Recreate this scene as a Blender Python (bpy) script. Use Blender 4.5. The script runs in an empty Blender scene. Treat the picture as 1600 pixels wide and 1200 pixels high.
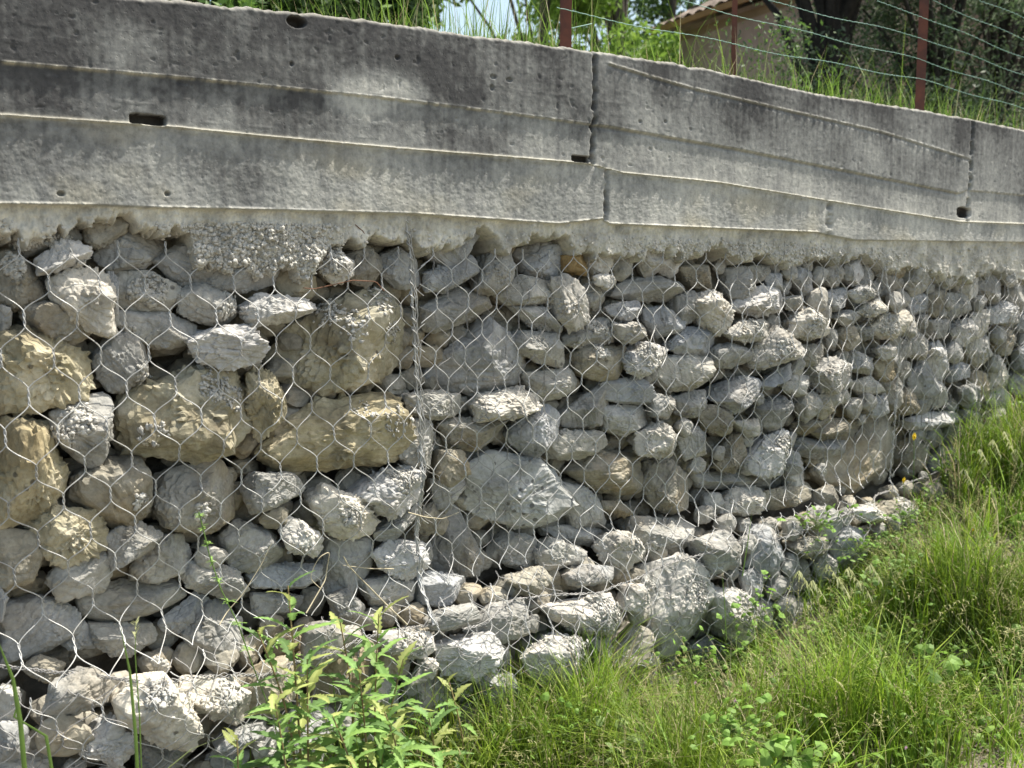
import bpy, math, random
import numpy as np
from mathutils import Matrix, Vector
R_ = math.radians
random.seed(7); rng = np.random.default_rng(7)
SC = bpy.context.scene
COL = SC.collection

# ------------------------------------------------------------------ camera
FPX = 1540.0                      # focal length in photo pixels (1600 wide)
CAM = np.array([0.0, -2.2, 0.85])
YAW = R_(38.0); PITCH = math.atan(170.0/FPX)
_f = np.array([math.sin(YAW)*math.cos(PITCH), math.cos(YAW)*math.cos(PITCH), -math.sin(PITCH)])
_r = np.array([math.cos(YAW), -math.sin(YAW), 0.0])
_u = np.cross(_r, _f)
cd = bpy.data.cameras.new("camera"); cam = bpy.data.objects.new("camera", cd); COL.objects.link(cam)
cam.matrix_world = Matrix(((_r[0],_u[0],-_f[0],CAM[0]),(_r[1],_u[1],-_f[1],CAM[1]),(_r[2],_u[2],-_f[2],CAM[2]),(0,0,0,1)))
cd.sensor_width = 36; cd.lens = FPX/1600*36; cd.clip_end = 3000; cd.clip_start = 0.05
cd.dof.use_dof = True; cd.dof.focus_distance = 2.6; cd.dof.aperture_fstop = 4.8
SC.camera = cam

# ------------------------------------------------------------------ light
SUN_DIR = Vector((0.47, -0.105, 0.87)).normalized()      # towards the sun: high, almost in the plane of the wall
w = bpy.data.worlds.new("World"); SC.world = w; w.use_nodes = True
nt = w.node_tree; nt.nodes.clear()
sky = nt.nodes.new('ShaderNodeTexSky'); sky.sky_type = 'NISHITA'; sky.sun_disc = False
sky.sun_elevation = math.asin(SUN_DIR.z); sky.sun_rotation = math.atan2(SUN_DIR.x, SUN_DIR.y)
sky.dust_density = 2.5
bg = nt.nodes.new('ShaderNodeBackground'); bg.inputs[1].default_value = 0.15
ow = nt.nodes.new('ShaderNodeOutputWorld')
tint = nt.nodes.new('ShaderNodeMix'); tint.data_type = 'RGBA'; tint.blend_type = 'MULTIPLY'; tint.inputs[0].default_value = 1.0; tint.inputs[7].default_value = (1.04, 1.0, .86, 1)
nt.links.new(sky.outputs[0], tint.inputs[6]); nt.links.new(tint.outputs[2], bg.inputs[0]); nt.links.new(bg.outputs[0], ow.inputs[0])
sd = bpy.data.lights.new("sun", 'SUN'); sd.energy = 5.0; sd.angle = R_(0.53); sd.color = (1, 0.955, 0.86)
so = bpy.data.objects.new("sun", sd); COL.objects.link(so)
so.rotation_euler = SUN_DIR.to_track_quat('Z', 'Y').to_euler()
SC.view_settings.view_transform = 'Standard'; SC.view_settings.look = 'None'
SC.view_settings.exposure = 0.83; SC.view_settings.gamma = 1.0

# ------------------------------------------------------------------ helpers
def ray(px, py):
    px = np.asarray(px, float); py = np.asarray(py, float)
    return _f + ((px-800)/FPX)[..., None]*_r - ((py-600)/FPX)[..., None]*_u
def onY(px, py, y=0.0):            # point on the vertical plane Y = y seen at that photo pixel
    d = ray(px, py); t = (y-CAM[1])/d[..., 1]
    return CAM + d*t[..., None]
def colX(px, y=0.0): return float(onY(px, 430.0, y)[0])
def px_of(P):
    v = np.asarray(P, float)-CAM; z = v@_f
    return 800+FPX*(v@_r)/z, 600-FPX*(v@_u)/z, z

_G = rng.normal(size=(4096, 3)); _G /= np.linalg.norm(_G, axis=1)[:, None]
def pn(p):
    p = np.asarray(p, float); i = np.floor(p).astype(np.int64); f = p-i
    u = f*f*f*(f*(f*6-15)+10); out = 0
    for cx in (0, 1):
        wx = u[:, 0] if cx else 1-u[:, 0]
        for cy in (0, 1):
            wy = u[:, 1] if cy else 1-u[:, 1]
            for cz in (0, 1):
                wz = u[:, 2] if cz else 1-u[:, 2]
                h = (((i[:, 0]+cx)*73856093) ^ ((i[:, 1]+cy)*19349663) ^ ((i[:, 2]+cz)*83492791)) & 4095
                g = _G[h]
                out = out + wx*wy*wz*(g[:, 0]*(f[:, 0]-cx)+g[:, 1]*(f[:, 1]-cy)+g[:, 2]*(f[:, 2]-cz))
    return out*1.5
def fbm(p, o=4, gain=.5):
    a = 1.0; s = 0; p = np.asarray(p, float)
    for k in range(o):
        s = s+a*pn(p*(2.0**k)+k*17.3); a *= gain
    return s
def n2(x, z, fx, fz, off=0.0, o=3):
    x, z = np.broadcast_arrays(x, z)
    return fbm(np.stack([x.ravel()*fx+off, z.ravel()*fz+off*1.7, np.full(x.size, off*.37)], 1), o).reshape(x.shape)

def tag(o, label=None, cat=None, group=None, kind=None):
    if label: o['label'] = label
    if cat: o['category'] = cat
    if group: o['group'] = group
    if kind: o['kind'] = kind
    return o
def mk(name, V, F, mat=None, parent=None, smooth=True, origin=None, colors=None):
    """mesh object from arrays; F = Nx3 / Nx4 array or a list of such arrays"""
    V = np.asarray(V, float)
    Fl = F if isinstance(F, list) else [F]
    Fl = [np.asarray(f, np.int32) for f in Fl if len(f)]
    me = bpy.data.meshes.new(name)
    if origin is None: origin = np.zeros(3)
    V = V-np.asarray(origin)
    me.vertices.add(len(V)); me.vertices.foreach_set('co', V.astype(np.float32).ravel())
    nl = sum(f.size for f in Fl); nf = sum(len(f) for f in Fl)
    me.loops.add(nl); me.polygons.add(nf)
    me.loops.foreach_set('vertex_index', np.concatenate([f.ravel() for f in Fl]))
    tot = np.concatenate([np.full(len(f), f.shape[1], np.int32) for f in Fl])
    st = np.concatenate([[0], np.cumsum(tot)[:-1]]).astype(np.int32)
    me.polygons.foreach_set('loop_start', st)
    me.polygons.foreach_set('use_smooth', np.full(nf, smooth, bool))
    me.update(calc_edges=True)
    if colors is not None:
        ca = me.color_attributes.new('col', 'FLOAT_COLOR', 'POINT')
        c = np.ones((len(V), 4), np.float32); c[:, :3] = colors
        ca.data.foreach_set('color', c.ravel())
    me.validate()
    if mat: me.materials.append(mat)
    o = bpy.data.objects.new(name, me); COL.objects.link(o)
    o.location = origin
    if parent:
        o.parent = parent; o.location = Vector(origin)-parent.location
    return o
def empty(name, loc=(0, 0, 0)):
    o = bpy.data.objects.new(name, None); COL.objects.link(o); o.location = loc; o.empty_display_size = .05
    return o

class MB:                          # collects pieces that become ONE mesh
    def __init__(s): s.v = []; s.q = []; s.t = []; s.c = []; s.n = 0
    def add(s, V, F, c=None):
        V = np.asarray(V, float); F = np.asarray(F, np.int32)
        (s.q if F.shape[1] == 4 else s.t).append(F+s.n); s.v.append(V); s.n += len(V)
        s.c.append(np.tile(np.array(c if c is not None else (1, 1, 1), float), (len(V), 1)) if c is None or np.ndim(c) == 1 else c)
    def tube(s, P, r, k=5, c=None):
        P = np.asarray(P, float); n = len(P)
        T = np.gradient(P, axis=0); T /= np.linalg.norm(T, axis=1)[:, None]+1e-12
        ref = np.array([0.13, 1, .21]) if abs(T[:, 1]).mean() < .8 else np.array([1, .1, .2])
        A = np.cross(T, ref); A /= np.linalg.norm(A, axis=1)[:, None]+1e-12; B = np.cross(T, A)
        r = np.broadcast_to(r, (n,)); a = np.arange(k)*2*math.pi/k
        V = P[:, None]+r[:, None, None]*(np.cos(a)[None, :, None]*A[:, None]+np.sin(a)[None, :, None]*B[:, None])
        V = V.reshape(-1, 3); i = np.arange(n-1)[:, None]*k; j = np.arange(k)[None]; j2 = (j+1) % k
        F = np.stack([i+j, i+j2, i+k+j2, i+k+j], -1).reshape(-1, 4)
        s.add(V, F, c)
    def box(s, lo, hi, M=None, c=None):
        x0, y0, z0 = lo; x1, y1, z1 = hi
        V = np.array([(x0,y0,z0),(x1,y0,z0),(x1,y1,z0),(x0,y1,z0),(x0,y0,z1),(x1,y0,z1),(x1,y1,z1),(x0,y1,z1)], float)
        if M is not None: V = np.array([(M@Vector(v))[:] for v in V])
        s.add(V, [(0,3,2,1),(4,5,6,7),(0,1,5,4),(1,2,6,5),(2,3,7,6),(3,0,4,7)], c)
    def build(s, name, mat, parent=None, smooth=True, origin=None):
        F = []
        if s.q: F.append(np.concatenate(s.q))
        if s.t: F.append(np.concatenate(s.t))
        return mk(name, np.concatenate(s.v), F, mat, parent, smooth, origin, np.concatenate(s.c))

# ------------------------------------------------------------------ materials
def new_mat(name):
    m = bpy.data.materials.new(name); m.use_nodes = True; t = m.node_tree; t.nodes.clear()
    out = t.nodes.new('ShaderNodeOutputMaterial'); b = t.nodes.new('ShaderNodeBsdfPrincipled')
    t.links.new(b.outputs[0], out.inputs[0]); b.inputs['Roughness'].default_value = .9
    b.inputs['Specular IOR Level'].default_value = .25
    return m, t, b, out
def N(t, typ, **k):
    n = t.nodes.new(typ)
    for a, v in k.items():
        if a in n.inputs: n.inputs[a].default_value = v
        else: setattr(n, a, v)
    return n
def noise(t, vec, scale, detail=5, rough=.6, dist=0):
    n = N(t, 'ShaderNodeTexNoise'); n.inputs['Scale'].default_value = scale; n.inputs['Detail'].default_value = detail
    n.inputs['Roughness'].default_value = rough; n.inputs['Distortion'].default_value = dist
    t.links.new(vec, n.inputs['Vector']); return n.outputs['Fac']
def ramp(t, fac, stops):
    r = N(t, 'ShaderNodeValToRGB'); e = r.color_ramp.elements
    while len(e) < len(stops): e.new(.5)
    for i, (p, c) in enumerate(stops):
        e[i].position = p; e[i].color = (*c, 1) if len(c) == 3 else c
    t.links.new(fac, r.inputs[0]); return r.outputs[0]
def mix(t, fac, a, b, mode='MIX'):
    m = N(t, 'ShaderNodeMix', data_type='RGBA', blend_type=mode)
    for s, v in ((m.inputs[0], fac), (m.inputs[6], a), (m.inputs[7], b)):
        if hasattr(v, 'links'): t.links.new(v, s)
        else: s.default_value = v if isinstance(v, (int, float)) else (*v, 1)
    return m.outputs[2]
def bump(t, b, h, strength, dist, prev=None):
    n = N(t, 'ShaderNodeBump'); n.inputs['Strength'].default_value = strength; n.inputs['Distance'].default_value = dist
    t.links.new(h, n.inputs['Height'])
    if prev: t.links.new(prev, n.inputs['Normal'])
    t.links.new(n.outputs[0], b.inputs['Normal']); return n.outputs[0]
def pos(t): return N(t, 'ShaderNodeNewGeometry').outputs['Position']

def stone_mat(name, dark, mid, light, spot=(.05,.045,.04), spots=.0, ochre=.25):
    m, t, b, o = new_mat(name); P = pos(t)
    base = ramp(t, noise(t, P, 9, 6, .6, .4), [(.33, dark), (.5, mid), (.66, light)])
    rnd = N(t, 'ShaderNodeObjectInfo').outputs['Random']
    var = ramp(t, rnd, [(0, (.78, .77, .76)), (.35, (1.0, .97, .92)), (.7, (.92, .94, 1.0)), (1, (1.15, 1.1, 1.0))])
    base = mix(t, 1.0, base, var, 'MULTIPLY')
    st = ramp(t, noise(t, P, 5.2, 4, .6), [(.5, (0, 0, 0)), (.68, (1, 1, 1))])
    f = N(t, 'ShaderNodeMath', operation='MULTIPLY'); t.links.new(st, f.inputs[0]); f.inputs[1].default_value = ochre
    base = mix(t, f.outputs[0], base, (.36, .25, .10))
    fine = ramp(t, noise(t, P, 90, 6, .7), [(.3, (.72, .71, .7)), (.6, (1.1, 1.1, 1.1))])
    base = mix(t, .8, base, fine, 'MULTIPLY')
    v = N(t, 'ShaderNodeTexVoronoi'); v.inputs['Scale'].default_value = 34; t.links.new(P, v.inputs['Vector'])
    sp = ramp(t, v.outputs['Distance'], [(.0, (1, 1, 1)), (.16+spots, (1, 1, 1)), (.24+spots, (0, 0, 0))])
    gate = ramp(t, noise(t, P, 13, 3, .5), [(.56-spots, (0, 0, 0)), (.66-spots, (1, 1, 1))])
    sp = mix(t, 1.0, sp, gate, 'MULTIPLY')
    f2 = N(t, 'ShaderNodeMath', operation='MULTIPLY'); t.links.new(sp, f2.inputs[0]); f2.inputs[1].default_value = .7
    base = mix(t, f2.outputs[0], base, spot)
    t.links.new(base, b.inputs['Base Color'])
    nn = bump(t, b, noise(t, P, 55, 8, .72), .55, .006)
    bump(t, b, noise(t, P, 260, 4, .7), .35, .0015, nn)
    return m
M = {}
M['g'] = stone_mat('limestone_grey', (.23,.232,.222), (.345,.345,.33), (.46,.455,.435), ochre=.2)
M['w'] = stone_mat('limestone_pale_and_sunlit', (.36,.35,.325), (.49,.475,.44), (.60,.58,.535), ochre=.15)  # whitish stones, and sunlit ones whose brightness is put into the colour
M['y'] = stone_mat('limestone_ochre', (.19,.17,.12), (.37,.335,.23), (.52,.475,.36), ochre=.25)
M['b'] = stone_mat('limestone_brown', (.19,.175,.145), (.30,.28,.23), (.41,.385,.32), ochre=.35)
M['s'] = stone_mat('limestone_lichen', (.28,.28,.26), (.44,.44,.41), (.56,.55,.51), spots=.07, ochre=.05)
M['o'] = stone_mat('limestone_rust', (.22,.16,.08), (.33,.24,.12), (.40,.31,.17), ochre=.4)

def mortar_mat():
    m, t, b, o = new_mat('mortar'); P = pos(t)
    c = ramp(t, noise(t, P, 22, 6, .65), [(.3, (.36,.345,.31)), (.5, (.50,.48,.435)), (.7, (.62,.60,.55))])
    t.links.new(c, b.inputs['Base Color']); bump(t, b, noise(t, P, 120, 6, .75), .7, .004); return m
M['mortar'] = mortar_mat()
def concrete_mat():
    m, t, b, o = new_mat('board_marked_concrete'); P = pos(t)
    a = N(t, 'ShaderNodeAttribute', attribute_name='col').outputs['Color']
    fine = ramp(t, noise(t, P, 70, 7, .72), [(.28, (.62,.62,.62)), (.5, (.98,.98,.98)), (.72, (1.22,1.2,1.16))])
    c = mix(t, 1.0, a, fine, 'MULTIPLY')
    mp = N(t, 'ShaderNodeMapping'); mp.inputs['Scale'].default_value = (30, 1, 2.2); t.links.new(P, mp.inputs[0])
    st = ramp(t, noise(t, mp.outputs[0], 1, 5, .6), [(.35, (.74,.74,.75)), (.6, (1.08,1.08,1.06))])
    c = mix(t, .6, c, st, 'MULTIPLY')
    t.links.new(c, b.inputs['Base Color'])
    nn = bump(t, b, noise(t, P, 45, 8, .7), .3, .004)
    v = N(t, 'ShaderNodeTexVoronoi'); v.inputs['Scale'].default_value = 95; t.links.new(P, v.inputs['Vector'])
    pit = ramp(t, v.outputs['Distance'], [(0, (0, 0, 0)), (.22, (1, 1, 1))])
    bump(t, b, pit, .35, .002, nn)
    return m
M['concrete'] = concrete_mat()
def wire_mat(name, c1, c2, metal=.7, rough=.45):
    m, t, b, o = new_mat(name); P = pos(t)
    t.links.new(ramp(t, noise(t, P, 12, 5, .7), [(.4, c1), (.62, c2)]), b.inputs['Base Color'])
    b.inputs['Metallic'].default_value = metal; b.inputs['Roughness'].default_value = rough
    b.inputs['Specular IOR Level'].default_value = .5
    return m
M['wire'] = wire_mat('galvanised_wire', (.52,.52,.51), (.33,.325,.31), .35, .5)
M['oldwire'] = wire_mat('weathered_wire', (.23,.225,.22), (.33,.32,.31), .3, .6)
M['rust'] = wire_mat('rusty_wire', (.20,.09,.05), (.12,.06,.035), .2, .8)
M['post'] = wire_mat('red_oxide_post', (.15,.05,.03), (.09,.035,.025), .1, .8)
M['greenwire'] = wire_mat('green_coated_wire', (.10,.25,.20), (.15,.30,.25), 0, .5)

def attr_mat(name, trans=.35, rough=.6, spec=.35, var=.35, scale=40):
    m, t, b, o = new_mat(name); P = pos(t)
    a = N(t, 'ShaderNodeAttribute', attribute_name='col').outputs['Color']
    c = mix(t, var, a, ramp(t, noise(t, P, scale, 4, .6), [(.3, (.55,.55,.55)), (.7, (1.3,1.3,1.3))]), 'MULTIPLY')
    t.links.new(c, b.inputs['Base Color']); b.inputs['Roughness'].default_value = rough
    b.inputs['Specular IOR Level'].default_value = spec
    if trans > 0:
        tr = N(t, 'ShaderNodeBsdfTranslucent'); t.links.new(c, tr.inputs[0])
        mx = N(t, 'ShaderNodeMixShader'); mx.inputs[0].default_value = trans
        t.links.new(b.outputs[0], mx.inputs[1]); t.links.new(tr.outputs[0], mx.inputs[2]); t.links.new(mx.outputs[0], o.inputs[0])
    return m
M['leaf'] = attr_mat('leaf', .4)
M['bark'] = attr_mat('bark', 0, .95, .1, .8, 30)
M['paint'] = attr_mat('plaster', 0, .95, .1, .35, 6)
def soil_mat():
    m, t, b, o = new_mat('soil'); P = pos(t)
    c = ramp(t, noise(t, P, 14, 8, .7), [(.3, (.11,.10,.08)), (.55, (.22,.195,.155)), (.75, (.35,.32,.265))])
    t.links.new(c, b.inputs['Base Color']); bump(t, b, noise(t, P, 60, 7, .7), .8, .01); return m
M['soil'] = soil_mat()
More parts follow.
